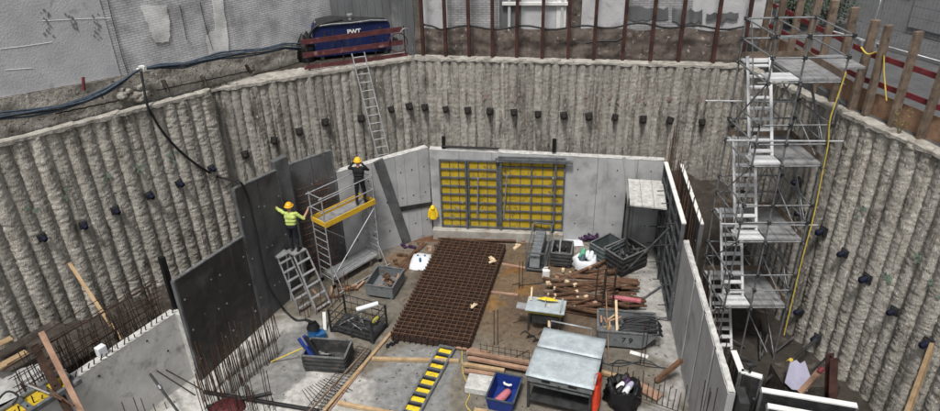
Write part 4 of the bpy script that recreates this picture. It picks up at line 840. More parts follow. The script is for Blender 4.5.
for z0, z1 in zip(LV0[:-1], LV0[1:]):
    fl = None
    for a in (1.06, 1.62):
        mb = MB(); mb.bar(tp(a, .4, z0+.02), tp(a, 1.5, z1+.12), .03, .07, up=xyz(te, 0)); r_ = mb.build('stringer', MT['alu_bright'], tw, world=True); fl = r_
    n = 9
    for k in range(n):
        t = (k+.6)/n; b = .4+1.1*t; z = z0+(z1-z0)*t; mb = MB()
        mb.add([tp(1.07, b-.07, z), tp(1.61, b-.07, z), tp(1.61, b+.07, z), tp(1.07, b+.07, z), tp(1.07, b-.07, z-.035), tp(1.61, b-.07, z-.035), tp(1.61, b+.07, z-.035), tp(1.07, b+.07, z-.035)], [(3, 2, 1, 0), (4, 5, 6, 7), (0, 1, 5, 4), (1, 2, 6, 5), (2, 3, 7, 6), (3, 0, 4, 7)])
        mb.build('tread', MT['alu_bright'], fl, world=True)
    tub(tp(1.66, .4, z0+.95), tp(1.66, 1.5, z1+.95), 'handrail', .018)
    tub(tp(1.66, .42, z0+.1), tp(1.66, .4, z0+.95), 'handrail_post', .018)
    tub(tp(0, 0, z0+.1), tp(0, TD, z1-.1), 'diagonal_brace', .02)
    tub(tp(.98, TD, z0+.1), tp(0, TD, z1-.1), 'diagonal_brace', .02)
    tub(tp(.2, .05, z0+.2), tp(.9, 1.4, z1-.15), 'diagonal_brace', .02)
mb = MB(); mb.box((0, 0, 0), (.09, .09, .08)); CPL = mb.mesh('coupler', MT['steel_dark'])
for z in LV:
    for h in (-.1, .5, 1.0):
        for a in (0, .98, TWd):
            for b in (0, TD): inst(CPL, 'coupler', tw, Matrix.Translation(tp(a, b, z+h)), world=True)
    mb = MB(); mb.bar(tp(.02, TD-.04, z+.09), tp(TWd-.02, TD-.04, z+.09), .03, .15, up=(0, 0, 1)); mb.build('toe_board', MT['wood_old'], tw, world=True)
    mb = MB(); mb.bar(tp(-.0+.03, .04, z+.09), tp(.03, TD-.06, z+.09), .03, .15, up=(0, 0, 1)); mb.build('toe_board', MT['wood_old'], tw, world=True)
    tub(tp(-.05, TD, z+.5), tp(TWd+.05, TD, z+.5), 'guard_rail', .022); tub(tp(-.05, TD, z+1.0), tp(TWd+.05, TD, z+1.0), 'guard_rail', .022)
    tub(tp(TWd, .02, z-.1), tp(TWd, TD, z-1.9), 'diagonal_brace', .02); tub(tp(0, TD-.02, z-.1), tp(0, .0, z-1.9), 'diagonal_brace', .02)
for z, a0, a1, b in ((6.85, -.4, 2.4, .05), (7.35, .2, 2.5, 1.5), (4.5, -.3, 2.2, 0.03)): tub(tp(a0, b, z), tp(a1, b, z+.05), 'tie_tube', .025, 'alu')
for k in range(3):                                            # walkway from the top landing onto the street
    z = 8.5; mb = MB(); q0 = tp(-.02, .5+k*.36, z); q1 = tp(-.02, .84+k*.36, z); off = V(.8, .1, -.03); mb.plate([q0, q0+off, q1+off, q1], .05); mb.build('walkway_plank', MT['alu_deck'], tw, world=True)
# yellow hose down the tower and ties on the hoarding
yp = [PW(u, v, V(8.78, 14.85), V(8.95, 14.85)) for u, v in ((846, 72), (838, 96), (830, 120), (828, 145), (823, 170), (814, 215), (806, 245), (800, 268), (790, 310), (784, 335))]
mb = MB(); mb.path(smooth(yp), .019, 6); single(mb, 'yellow_hose', MT['yellow_hose'], 'thin yellow hose running down the right side of the stair tower', 'hose')
a_, b_ = xyz(rp(l0-.1, .1)[0], 8.7), xyz(rp(l0+.45, .25)[0], 8.75)
mb = MB(); mb.path(smooth([a_+V(0, 0, .1), a_.lerp(b_, .4)-V(0, 0, .05), b_+V(0, 0, .05), xyz(rp(l0+.6, .32)[0], 8.3), xyz(rp(l0+.85, .34)[0], 7.7)]), .02, 6); single(mb, 'yellow_strap', MT['yellow_hose'], 'yellow strap tied round a hoarding post near the tower top', 'strap')
# ------------------------------------------------------------------ rolling scaffold with yellow toe boards
sa, sb = V(-4.77, 19.04), V(-3.34, 20.62); se = (sb-sa).normalized(); sn = V(-se.y, se.x); SL = (sb-sa).length; SW = .68; PZ = 2.5
sc = thing('rolling_scaffold', 'rolling aluminium scaffold with yellow edged deck against the left wall', 'scaffold', xyz((sa+sb)/2+sn*SW/2, 0))
def sp_(a, b, z): return xyz(sa+se*a+sn*b, z)
def st(p, q, nm, r=.022, m='alu'): mb = MB(); mb.tube(p, q, r, 7); return mb.build(nm, MT[m], sc, world=True)
for a in (0, SL):
    for b in (0, SW):
        u = st(sp_(a, b, .16), sp_(a, b, PZ+1.05), 'upright', .024)
        mb = MB(); c = sp_(a, b, .08); mb.tube(c-xyz(sn, 0)*.025, c+xyz(sn, 0)*.025, .075, 12); mb.build('castor', MT['black'], u, world=True)
    for k in range(7): st(sp_(a, 0, .35+k*.3), sp_(a, SW, .35+k*.3), 'rung', .016)
    for h in (.5, 1.0): st(sp_(a, 0, PZ+h), sp_(a, SW, PZ+h), 'guard_rail', .018)
for b in (0, SW):
    for h in (.5, 1.0): st(sp_(-.12, b, PZ+h), sp_(SL+.05, b, PZ+h), 'guard_rail', .02)
st(sp_(0, 0, .4), sp_(SL, 0, 2.3), 'diagonal_brace', .018); st(sp_(SL, SW, .4), sp_(0, SW, 2.3), 'diagonal_brace', .018); st(sp_(-.1, -.42, .05), sp_(SL+.1, -.42, .05), 'outrigger', .024)
for a in (.05, SL-.05): st(sp_(a, -.42, .06), sp_(a, 0, .9), 'outrigger', .018)
mb = MB(); mb.bar(sp_(.02, SW/2, PZ-.04), sp_(SL-.02, SW/2, PZ-.04), SW-.1, .07, up=(0, 0, 1)); mb.build('deck', MT['alu_deck'], sc, world=True)
for b in (.0, SW):
    mb = MB(); mb.bar(sp_(-.02, b-.03 if b == 0 else b+.03, PZ+.03), sp_(SL+.02, b-.03 if b == 0 else b+.03, PZ+.03), .03, .19, up=(0, 0, 1)); mb.build('toe_board', MT['yellow_board'], sc, world=True)
for a in (0, SL):
    mb = MB(); mb.bar(sp_(a, .02, PZ+.03), sp_(a, SW-.02, PZ+.03), .03, .17, up=(0, 0, 1)); mb.build('toe_board', MT['yellow_board'], sc, world=True)
# spare deck lying at the scaffold foot
dk = thing('spare_deck', 'pair of ribbed aluminium decks lying at the foot of the scaffold', 'deck', sp_(SL*.4, .2, .2))
for k in range(2):
    mb = MB(); b = .02+k*.34; mb.bar(sp_(.12, b+.14, .3+.02*k), sp_(SL-.08, b+.14, .34), .31, .07, up=(0, 0, 1))
    pl_ = mb.build('deck_plank', MT['alu'], dk, world=True)
    for q in (.04, .14, .24): mb = MB(); mb.bar(sp_(.12, b+q, .342+.02*k), sp_(SL-.08, b+q, .382), .03, .02, up=(0, 0, 1)); mb.build('rib', MT['alu_deck'], pl_, world=True)
for a in (.4, SL-.4): mb = MB(); mb.bar(sp_(a, .02, .13), sp_(a, .7, .13), .1, .26, up=(0, 0, 1)); mb.build('bearer', MT['wood_old'], dk, world=True)
# ------------------------------------------------------------------ platform step ladder
W1P = P(296, 250, 1.95)
lf = P(271, 310, 0); pl0 = P(280, 256, 1.25)
ux = V(.62, .78, 0)                                        # across the ladder, along the wall
uy = V(.78, -.62, 0)                                       # away from the wall
base = V(W1P.x, W1P.y, 0)
pf = thing('step_ladder', 'grey platform step ladder with bail, under the worker in lime shirt', 'step ladder', base)
PH = 1.95
top = V(base.x, base.y, PH)
def lad(o, a, b, z): return base+ux*a+uy*b+V(0, 0, z)
mb = MB(); mb.box((0, 0, 0), (.5, .46, .04), Matrix.Translation(lad(0, 0, 0, PH-.02)) @ face_rot(V(ux.x, ux.y))); mb.build('platform', MT['alu_deck'], pf, world=True)
def lb(p, q, nm, w=.05): mb = MB(); mb.bar(p, q, w, .03); return mb.build(nm, MT['alu'], pf, world=True)
for s in (-1, 1):
    lb(lad(0, s*.25, .2, PH-.04), lad(0, s*.3, 1.0, 0), 'front_rail'); lb(lad(0, s*.25, -.2, PH-.04), lad(0, s*.33, -.28, 0), 'rear_leg')
for k in range(5):
    t = (k+.7)/5; lb(lad(0, -.26-.03*t, .2+.8*t, (PH-.04)*(1-t)), lad(0, .26+.03*t, .2+.8*t, (PH-.04)*(1-t)), 'step', .09)
lb(lad(0, -.3, -.26, .4), lad(0, .3, -.26, .4), 'brace', .03)
# chair like bail ladder in front
FH = 1.9
cb = P(281, 254, FH)
fl_ = thing('folding_steps', 'grey folding steps with curved bail standing beside the hose', 'steps', (cb.x, cb.y, 0))
def cbp(a, b, z): return V(cb.x, cb.y, 0)+ux*a+uy*b+V(0, 0, z)
def cbb(p, q, nm, w=.045, m='alu_deck'): mb = MB(); mb.bar(p, q, w, .028); return mb.build(nm, MT[m], fl_, world=True)
for s in (-1, 1):
    cbb(cbp(s*.28, .85, 0), cbp(s*.21, .1, FH-.02), 'front_rail'); cbb(cbp(s*.3, -.3, 0), cbp(s*.21, -.14, FH-.02), 'rear_leg')
for k in range(6):
    t = (k+.6)/6.2; cbb(cbp(-.24, .85-.75*t, (FH-.02)*t), cbp(.24, .85-.75*t, (FH-.02)*t), 'step', .1)
mb = MB(); mb.box((0, 0, 0), (.46, .36, .04), Matrix.Translation(cbp(0, -.02, FH)) @ face_rot(V(ux.x, ux.y))); mb.build('platform', MT['alu'], fl_, world=True)
mb = MB(); mb.path(smooth([cbp(-.22, -.18, FH), cbp(-.22, -.2, FH+.62), cbp(-.15, -.2, FH+.74), cbp(.15, -.2, FH+.74), cbp(.22, -.2, FH+.62), cbp(.22, -.18, FH)], 3), .024, 6); mb.build('bail', MT['alu'], fl_, world=True)
mb = MB(); mb.box((0, 0, 0), (.38, .02, .26), Matrix.Translation(cbp(0, -.2, FH+.55)) @ face_rot(V(ux.x, ux.y))); mb.build('bail_tray', MT['alu_deck'], fl_, world=True)
# ------------------------------------------------------------------ people
def capsule(mb, p, q, r0, r1, n=12):
    p, q = V(*p), V(*q); d = (q-p); L_ = d.length; z = d/L_ if L_ > 1e-6 else V(0, 0, 1)
    up = V(0, 1, 0) if abs(z.y) < .9 else V(1, 0, 0); x = up.cross(z).normalized(); y = z.cross(x); rings = []
    for k in range(5): a = -math.pi/2+math.pi/2*k/4; rings.append((p+z*(r0*math.sin(a)), max(r0*math.cos(a), .001)))
    for k in range(5): a = math.pi/2*k/4; rings.append((q+z*(r1*math.sin(a)), max(r1*math.cos(a), .001)))
    mb.grid(lambda i, j: rings[j][0]+x*rings[j][1]*math.cos(2*math.pi*i/n)+y*rings[j][1]*math.sin(2*math.pi*i/n), n, len(rings), wrap=True)
def person(name, label, M, J, mats, helmet_m):
    """J: joints in local coordinates (front = -Y); one voxel-remeshed body with materials by body region"""
    segs = []
    def sg(a, b, r0, r1, k): segs.append((V(*a), V(*b), r0, r1, k))
    H_, hip, ch, nk = V(*J['head']), V(*J['hip']), V(*J['chest']), V(*J['neck'])
    rt = (V(*J['sh'][1])-V(*J['sh'][0])).normalized()
    sg(hip-rt*.075, hip+rt*.075, .115, .115, 1); sg(hip+(ch-hip)*.3-rt*.06, hip+(ch-hip)*.3+rt*.06, .11, .11, 0); sg(ch-rt*.085, ch+rt*.085, .12, .12, 0); sg(hip.lerp(ch, .6)-rt*.07, hip.lerp(ch, .6)+rt*.07, .115, .115, 0)
    sg(ch+(nk-ch)*.55-rt*.1, ch+(nk-ch)*.55+rt*.1, .075, .075, 0); sg(nk-V(0, 0, .03), H_-V(0, 0, .06), .055, .058, 2)
    sg(H_+V(0, .01, .03), H_+V(0, -.005, -.03), .094, .084, 2); sg(H_+V(0, -.03, -.075), H_+V(0, -.04, -.085), .05, .045, 2)
    fd = V(*J.get('face', (0, -1, 0))).normalized(); sd = fd.cross(V(0, 0, 1))
    sg(H_+fd*.085+V(0, 0, .0), H_+fd*.105-V(0, 0, .03), .012, .018, 2)
    for s in (-1, 1): sg(H_+sd*s*.088+V(0, 0, .01), H_+sd*s*.092-V(0, 0, .03), .018, .014, 2); sg(H_+fd*.08+sd*s*.032+V(0, 0, .015), H_+fd*.083+sd*s*.034+V(0, 0, .015), .014, .014, 4)
    sg(H_+fd*.082-sd*.022-V(0, 0, .062), H_+fd*.082+sd*.022-V(0, 0, .062), .01, .01, 2)
    for s in (0, 1):
        a, b, c = V(*J['sh'][s]), V(*J['el'][s]), V(*J['wr'][s]); sg(a, b, .062, .05, 0); sg(b, c, .046, .036, J.get('sleeve', 0) if True else 0)
        d = (c-b).normalized(); pn = V(*J['palm'][s]).normalized(); fs = d.cross(pn).normalized()
        sg(c, c+d*.075, .034, .036, 2); sg(c+d*.03-fs*.018, c+d*.085-fs*.022, .018, .017, 2); sg(c+d*.03+fs*.018, c+d*.085+fs*.022, .018, .017, 2)
        for k, (o, L_) in enumerate(((-.033, .06), (-.011, .075), (.011, .07), (.033, .055))):
            k0 = c+d*.085+fs*o; k1 = k0+(d*.9+pn*.35).normalized()*L_*.55; k2 = k1+(d*.5+pn*.8).normalized()*L_*.5; sg(k0, k1, .011, .01, 2); sg(k1, k2, .01, .008, 2)
        th = -1 if s == 0 else 1
        t0 = c+d*.03+fs*.035*th; t1 = t0+(d*.6+fs*.8*th).normalized()*.04; sg(t0, t1, .013, .012, 2); sg(t1, t1+(d+pn*.4).normalized()*.035, .011, .009, 2)
        h, k, an = V(*J['hp'][s]), V(*J['kn'][s]), V(*J['an'][s]); sg(h, k, .092, .066, 1); sg(k, an, .063, .048, 1)
        to_ = V(*J['toe'][s]); sg(an-V(0, 0, .035), to_, .048, .042, 3); sg(an-V(0, 0, .04)-(to_-an).normalized()*.05, an-V(0, 0, .02), .042, .045, 3)
    mb = MB()
    for a, b, r0, r1, k in segs: capsule(mb, a, b, r0, r1)
    tmp = bpy.data.objects.new('tmp', mb.mesh('tmp', MT['skin'])); COL.objects.link(tmp)
    r = tmp.modifiers.new('r', 'REMESH'); r.mode = 'VOXEL'; r.voxel_size = .011; r.use_smooth_shade = True
    s_ = tmp.modifiers.new('s', 'SMOOTH'); s_.iterations = 2
    me = bpy.data.meshes.new_from_object(tmp.evaluated_get(bpy.context.evaluated_depsgraph_get())); bpy.data.objects.remove(tmp)
    n = len(me.polygons); C = np.zeros(n*3); me.polygons.foreach_get('center', C); C = C.reshape(n, 3); best = np.full(n, 1e9); idx = np.zeros(n, int)
    for a, b, r0, r1, k in segs:
        a, b = np.array(a), np.array(b); d = b-a; L2 = max((d*d).sum(), 1e-9); t = np.clip(((C-a)@d)/L2, 0, 1); dist = np.linalg.norm(C-(a+t[:, None]*d), axis=1)-(r0+(r1-r0)*t)
        mk = dist < best-.002; best[mk] = dist[mk]; idx[mk] = k
    cloth = np.zeros(len(me.vertices), bool)
    for pl_ in me.polygons:
        if idx[pl_.index] in (0, 1):
            for vi in pl_.vertices: cloth[vi] = True
    nv_ = len(me.vertices); co_ = np.zeros(nv_*3); no_ = np.zeros(nv_*3); me.vertices.foreach_get('co', co_); me.vertices.foreach_get('normal', no_); co_ = co_.reshape(-1, 3); no_ = no_.reshape(-1, 3)
    for vi in np.nonzero(cloth)[0]:
        q = V(*co_[vi]); co_[vi] += no_[vi]*(.012*noise.noise(q*13)+.009*noise.noise(V(q.x*9, q.y*9, q.z*30)))
    me.vertices.foreach_set('co', co_.ravel()); me.update()
    me.materials.clear()
    for q in mats: me.materials.append(MT[q])
    me.polygons.foreach_set('material_index', idx.astype(np.int32)); me.polygons.foreach_set('use_smooth', [True]*n)
    T = thing(name, label, 'person', M=M); inst(me, 'body', T)
    mb = MB(); tilt = Matrix.Translation(H_+V(0, .005, .045)) @ Matrix.Rotation(J.get('tilt', 0), 4, 'X') @ Matrix.Rotation(math.atan2(fd.x, -fd.y), 4, 'Z')
    mb.grid(lambda i, j: tilt @ V(.118*math.cos(2*math.pi*i/20)*math.cos(j*math.pi/2/7*.99), .138*math.sin(2*math.pi*i/20)*math.cos(j*math.pi/2/7*.99), .125*math.sin(j*math.pi/2/7)), 20, 8, wrap=True)
    hl = mb.build('helmet', MT[helmet_m], T)
    mb = MB(); mb.grid(lambda i, j: tilt @ V((.116+.022*j)*math.cos(2*math.pi*i/20), (.136+(.022+(.03 if math.sin(2*math.pi*i/20) < -.2 else 0))*j)*math.sin(2*math.pi*i/20), .005-.012*j), 20, 2, wrap=True); mb.build('brim', MT[helmet_m], hl)
    mb = MB(); mb.path([tilt @ V(0, .137*math.cos(a), .128*math.sin(a)) for a in [math.pi*(i+1)/12 for i in range(11)]], .008, 5); mb.build('ridge', MT[helmet_m], hl)
    return T
# worker on the deck: dark clothes, back to the camera, hands at the face
wp_ = P(362, 203.5, PZ); wp_.z = PZ
J = dict(head=(.0, -.06, 1.57), neck=(0, -.02, 1.42), chest=(0, 0, 1.24), hip=(0, .03, .93), face=(.25, -1, -.15),
         sh=((-.19, 0, 1.36), (.19, 0, 1.36)), el=((-.3, -.2, 1.2), (.34, -.13, 1.3)), wr=((-.1, -.27, 1.4), (.16, -.2, 1.5)), palm=((.3, .5, .5), (-.5, .4, .3)),
         hp=((-.09, .03, .88), (.09, .03, .88)), kn=((-.12, -.06, .48), (.13, .0, .48)), an=((-.13, .03, .085), (.15, .08, .085)), toe=((-.14, -.13, .042), (.19, -.08, .042)))
person('person', 'person in black clothes and yellow helmet standing on the yellow edged deck', Matrix.Translation(wp_) @ Matrix.Rotation(math.radians(18), 4, 'Z') @ Matrix.Rotation(math.pi*.0+math.radians(180-20), 4, 'Z'), J, ['cloth_black', 'cloth_navy', 'skin', 'boot', 'black'], 'helmet')
# worker on the step ladder: lime shirt, arms spread to the panel
J = dict(head=(0, -.03, 1.58), neck=(0, -.01, 1.42), chest=(0, 0, 1.24), hip=(0, .04, .93), face=(.0, -1, 0), sleeve=2,
         sh=((-.19, 0, 1.37), (.19, 0, 1.37)), el=((-.40, -.08, 1.15), (.42, -.05, 1.5)), wr=((-.48, -.24, 1.32), (.62, -.12, 1.72)), palm=((0, -.6, .6), (-.3, -.7, -.2)),
         hp=((-.09, .04, .88), (.09, .04, .88)), kn=((-.11, -.02, .48), (.11, -.03, .48)), an=((-.11, .06, .085), (.11, .04, .085)), toe=((-.13, -.1, .042), (.13, -.12, .042)))
person('person', 'person in lime shirt and orange helmet reaching out on the step ladder', Matrix.Translation((W1P.x, W1P.y, PH)) @ Matrix.Rotation(math.radians(180-8), 4, 'Z'), J, ['lime', 'cloth_navy', 'skin', 'boot', 'black'], 'helmet_orange')
# leaning dark plank on the left wall, rain jacket
pa, pb = P(407, 243, 0), PW(378, 160, JA-(V(-(JB-JA).y, (JB-JA).x).normalized())*.05, JB-(V(-(JB-JA).y, (JB-JA).x).normalized())*.05)
mb = MB(); mb.bar(pa+V(0, 0, .02), pb, .36, .07, up=xyz(V((JB-JA).y, -(JB-JA).x).normalized(), 0)); single(mb, 'steel_plank', MT['dark_grey'], 'long dark steel plank leaning against the light left wall', 'plank', bevel=.01)
jc = PW(433, 213, IA-IN*.16, IB-IN*.16); T = thing('rain_jacket', 'bright yellow rain jacket hanging beside the yellow formwork', 'jacket', (jc.x, jc.y, jc.z-.45))
mb = MB(); mb.grid(lambda i, j: jc+V((.1+.04*j/6)*math.cos(i*math.pi/6)*(1+.2*noise.noise(V(i, j, 0))), (.07+.02*noise.noise(V(i*2, j, 3)))*math.sin(i*math.pi/6), (.25-.5*j/6)), 12, 7, wrap=True); mb.build('body', MT['rain_yellow'], T, world=True)
for s in (-1, 1):
    mb = MB(); mb.path([jc+V(.09*s, 0, .18), jc+V(.15*s, -.02, .0), jc+V(.15*s, -.03, -.16)], lambda i: (.05, .05, .04)[i], 8); mb.build('sleeve', MT['rain_yellow'], T, world=True)
mb = MB(); mb.path([jc+V(0, -.01, .22), jc+V(0, -.02, .29), jc+V(0, 0, .34)], lambda i: (.1, .08, .03)[i], 8); mb.build('hood', MT['rain_yellow'], T, world=True)
mb = MB(); mb.plate([PW(u, v, JA+V(.02, -.03), JB+V(.02, -.03)) for u, v in ((400, 207), (432, 202), (432, 206), (400, 212))], .02); single(mb, 'joint_tape', MT['steel_dark'], 'dark strip running along the light wall behind the leaning plank', 'strip', kind='thing')
# ------------------------------------------------------------------ things on the pit floor
def fr(a, b, z):
    p, q = P(*a, z), P(*b, z); d = q-p; return V((p.x+q.x)/2, (p.y+q.y)/2, 0), math.atan2(d.y, d.x), d.length
# stack of welded rebar mats
mc = [P(441, 240, .3), P(505, 244, .3), P(468, 343, .3), P(393, 332, .3)]
mo = (mc[0]+mc[1]+mc[2]+mc[3])/4; me_ = ((mc[0]+mc[1])-(mc[2]+mc[3])); mrz = math.atan2(me_.y, me_.x)-math.pi/2
ML, MW = 5.75, 2.5; NLg, NTr = 14, 32
mb = MB(); mb.tube((0, -ML/2, 0), (0, ML/2, 0), .015, 6); BL = mb.mesh('long_bar', MT['rust'])
mb = MB(); mb.tube((-MW/2, 0, 0), (MW/2, 0, 0), .015, 6); BT = mb.mesh('cross_bar', MT['rust'])
mb = MB()
for i in range(NLg): x = -MW/2+.06+(MW-.12)*i/(NLg-1); mb.tube((x, -ML/2, 0), (x, ML/2, 0), .017, 5)
for j in range(NTr): y = -ML/2+.06+(ML-.12)*j/(NTr-1); mb.tube((-MW/2, y, .022), (MW/2, y, .022), .017, 5)
LOW = mb.mesh('rebar_mat', MT['rust_dark'])
NL = 9
for k in range(NL-1):
    inst(LOW, 'rebar_mat', None, Matrix.Translation((mo.x+random.uniform(-.006, .006), mo.y+random.uniform(-.006, .006), .02+k*.036)) @ Matrix.Rotation(mrz+random.uniform(-.001, .001), 4, 'Z'), 'rusty welded rebar mat lying in the stack beneath the topmost mat', 'rebar mat', 'rebar mats stacked on the pit floor', 'thing')
T = thing('rebar_mat', 'topmost rusty welded rebar mat of the stack on the pit floor', 'rebar mat', (mo.x, mo.y, .02+(NL-1)*.036), mrz)
for i in range(NLg): inst(BL, 'long_bar', T, Matrix.Translation((-MW/2+.06+(MW-.12)*i/(NLg-1)+random.uniform(-.006, .006), 0, 0)))
for j in range(NTr): inst(BT, 'cross_bar', T, Matrix.Translation((0, -ML/2+.06+(ML-.12)*j/(NTr-1)+random.uniform(-.008, .008), .022)))
mtop = .03+NL*.036
def glove(u, v, rz, lab):
    c = P(u, v, mtop+.015); mb = MB(); Rm = Matrix.Translation(c) @ Matrix.Rotation(rz, 4, 'Z')
    capsule(mb, Rm @ V(0, 0, .02), Rm @ V(.12, 0, .02), .05, .055, 8)
    for k in range(4): capsule(mb, Rm @ V(.14, -.045+k*.03, .02), Rm @ V(.24, -.06+k*.04, .02), .018, .014, 6)
    capsule(mb, Rm @ V(.05, .05, .02), Rm @ V(.12, .11, .02), .02, .015, 6); single(mb, 'glove', MT['wood_end'], lab, 'glove')
glove(490, 263, .6, 'pale work glove lying on the rebar mats near their long edge'); glove(494, 260, 2.2, 'pale crumpled glove touching another glove on the rebar mats'); glove(472, 308, 1., 'small pale glove alone on the near half of the rebar mats')
# rusty strip and rebar lengths behind the mats
for k in range(5):
    a, b = P(432+k*3, 236+k*.8, .03+.02*k), P(512+k, 238+k*.7, .03+.02*k); mb = MB(); mb.bar(a, b, .1, .03); single(mb, 'rusty_flat_bar', MT['rust'], 'rusty flat bar lying between the rebar mats and concrete kicker', 'steel bar', 'rusty bars behind the rebar mats')
def timber(a, b, w, h, m, label, z0=0., z1=None, group=None, name='timber', cat='timber'):
    z1 = z0 if z1 is None else z1; p, q = P(*a, z0+h/2+.01), P(*b, z1+h/2+.01); mb = MB(); mb.bar(p, q, w, h, up=(0, 0, 1)); return single(mb, name, MT[m], label, cat, group, bevel=.006)
timber((502, 264), (526, 268), .1, .06, 'wood_pink', 'short pinkish plank lying beside the clamp rack')
timber((491, 292), (518, 295), .1, .06, 'wood_pink', 'short pinkish plank lying on the rust stained floor')
timber((469, 346), (497, 263), .08, .05, 'wood', 'long pale lath lying along the edge of the rebar mats')
timber((372, 359), (459, 361), .11, .1, 'wood', 'pale square timber lying under the yellow edged panel')
timber((338, 403), (400, 415), .11, .1, 'wood', 'pale square timber lying at the end of the mesh strip')
timber((324, 411), (391, 333), .1, .06, 'wood', 'long pale plank lying beside the mesh strip and crates')
timber((329, 411), (366, 364), .05, .03, 'wood_pink', 'thin lath lying parallel to the long pale plank')
timber((395, 330), (437, 275), .08, .05, 'wood', 'lath lying between the mats and the open steel box')
timber((656, 381), (682, 360), .12, .12, 'timber_brown', 'brown timber leaning on the light panel wall', .02, .75)
timber((455, 347), (489, 352), .1, .06, 'wood_pink', 'plank end sticking out of the timber stack by the mats', .05)
# white printed sack
c = P(421, 262, .06); T = thing('white_sack', 'crumpled white sack with dark print lying beside the rebar mats', 'sack', (c.x, c.y, 0), mrz+.15)
mb = MB(); mb.grid(lambda i, j: V((i/10-.5)*.8*(1-.12*((j/8-.5)*2)**4), (j/8-.5)*.95*(1-.1*((i/10-.5)*2)**4), .16+.12*math.sin(math.pi*i/10)*math.sin(math.pi*j/8)+.05*noise.noise(V(i*.7, j*.8, 2))-(.14 if i in (0, 10) or j in (0, 8) else 0)), 11, 9); mb.build('bag', MT['sack'], T)
for k, (x, y) in enumerate(((-.12, .1), (.14, .1), (0, -.12), (0.02, -.22))):
    mb = MB(); mb.tube((x, y, .2), (x, y, .3), .035 if k < 2 else .045, 8); mb.build('print', MT['machine_blue'], T)
# ---- crates
def crate(label, a, b, z, depth, m='crate_grey', ribs=True, wall=.025, flare=0., name='steel_crate', cat='crate', legs=True):
    loc, rz, w_ = fr(a, b, z); T = thing(name, label, cat, loc, rz); hw = w_/2; b0 = .1 if legs else 0.
    mb = MB(); mb.box((0, depth/2, b0+.015), (w_-.02, depth-.02, .03)); mb.build('floor', MT[m], T)
    for nm, c_, d_ in (('front', (0, 0, (z+b0)/2), (w_, wall, z-b0)), ('back', (0, depth, (z+b0)/2), (w_, wall, z-b0)), ('side', (-hw, depth/2, (z+b0)/2), (wall, depth-wall-.004, z-b0)), ('side', (hw, depth/2, (z+b0)/2), (wall, depth-wall-.004, z-b0))):
        mb = MB(); mb.box(c_, d_); pn = mb.build(nm+'_panel', MT[m], T)
        if ribs:
            for k in range(3):
                mb = MB(); zz = b0+(z-b0)*(.22+.28*k); t = .03
                o_ = {'front': (0, -.025, zz), 'back': (0, depth+.025, zz), 'side': ((c_[0]+(.025 if c_[0] > 0 else -.025)), depth/2, zz)}[nm]
                mb.box(o_, (w_+.02, .028, .05) if nm != 'side' else (.028, depth-.02, .05)); mb.build('rib', MT[m], pn)
    for p0, p1 in (((-hw, 0), (hw, 0)), ((hw, 0), (hw, depth)), ((hw, depth), (-hw, depth)), ((-hw, depth), (-hw, 0))):
        mb = MB(); mb.bar((p0[0], p0[1], z+.012), (p1[0], p1[1], z+.012), .055, .03, up=(0, 0, 1)); mb.build('rim', MT['zinc'], T)
    if legs:
        for x in (-hw+.06, hw-.06):
            for y in (.06, depth-.06): mb = MB(); mb.box((x, y, .05), (.1, .1, .1)); mb.build('leg', MT[m], T)
    return T, w_
def junk(T, w_, depth, zb, n, mats, label, seed, cat='scrap', hi=.12, name='loose_part', long=.35):
    rng = random.Random(seed)
    for k in range(n):
        Mw = wm(T) @ Matrix.Translation((rng.uniform(-w_/2+.14, w_/2-.14), rng.uniform(.14, depth-.14), zb+rng.uniform(.03, hi))) @ Matrix.Rotation(rng.uniform(0, 3.1), 4, 'Z') @ Matrix.Rotation(rng.uniform(-.25, .25), 4, 'Y')
        mb = MB(); L_ = rng.uniform(long*.4, long); kind = rng.random()
        if kind < .5: mb.tube((-L_/2, 0, 0), (L_/2, 0, 0), rng.uniform(.015, .03), 6)
        else: mb.box((0, 0, 0), (L_, rng.uniform(.05, .09), .04)); mb.box((L_*.4, 0, .03), (.05, .06, .06))
        for i in range(len(mb.v)): mb.v[i] = tuple(Mw @ V(*mb.v[i]))
        single(mb, name, MT[rng.choice(mats)], label, cat, 'loose parts: '+label)
T1, w1 = crate('dark ribbed steel crate holding blue handled tools', (302, 356), (344, 359), .6, .78)
junk(T1, w1, .78, .13, 12, ['steel_dark', 'alu_deck', 'rust_dark'], 'loose tool lying in the dark ribbed crate with blue handles', 11)
for k, (x0, y0, x1, y1, z1) in enumerate(((-.55, .15, -.85, .45, .85), (-.5, .25, -.75, .6, .85), (-.4, .2, -.65, .5, .9))):
    mb = MB(); a, b = wm(T1) @ V(x0+.2, y0, .35), wm(T1) @ V(x1, y1, z1); mb.bar(a, b, .09, .07); single(mb, 'power_tool', MT['blue_plastic' if k < 2 else 'black'], 'blue and black tool handle leaning over the crate rim', 'tool', 'tool handles on the ribbed crate')
mb = MB(); mb.tube(P(271, 362, .03), wm(T1) @ V(-.68, .45, .55), .022, 6); single(mb, 'broom_stick', MT['yellow_hose'], 'thin stick leaning from the floor onto the ribbed crate', 'stick')
T2, w2 = crate('open galvanised steel box with rusty scrap beside the rebar mats', (365, 284.6), (392, 288.5), .5, 1.15, 'skip_grey', False)
junk(T2, w2, 1.15, .12, 26, ['rust', 'rust', 'zinc', 'wood_pink'], 'loose scrap piece in the galvanised box by the mats', 12, hi=.3)
T3, w3 = crate('small grey crate with a prop tube beside the white jerrycan', (551, 253), (571, 255), .6, .9, 'crate_grey', True)
junk(T3, w3, .9, .12, 22, ['steel_dark', 'zinc', 'black'], 'loose clamp in the small grey crate by the jerrycan', 13, hi=.4)
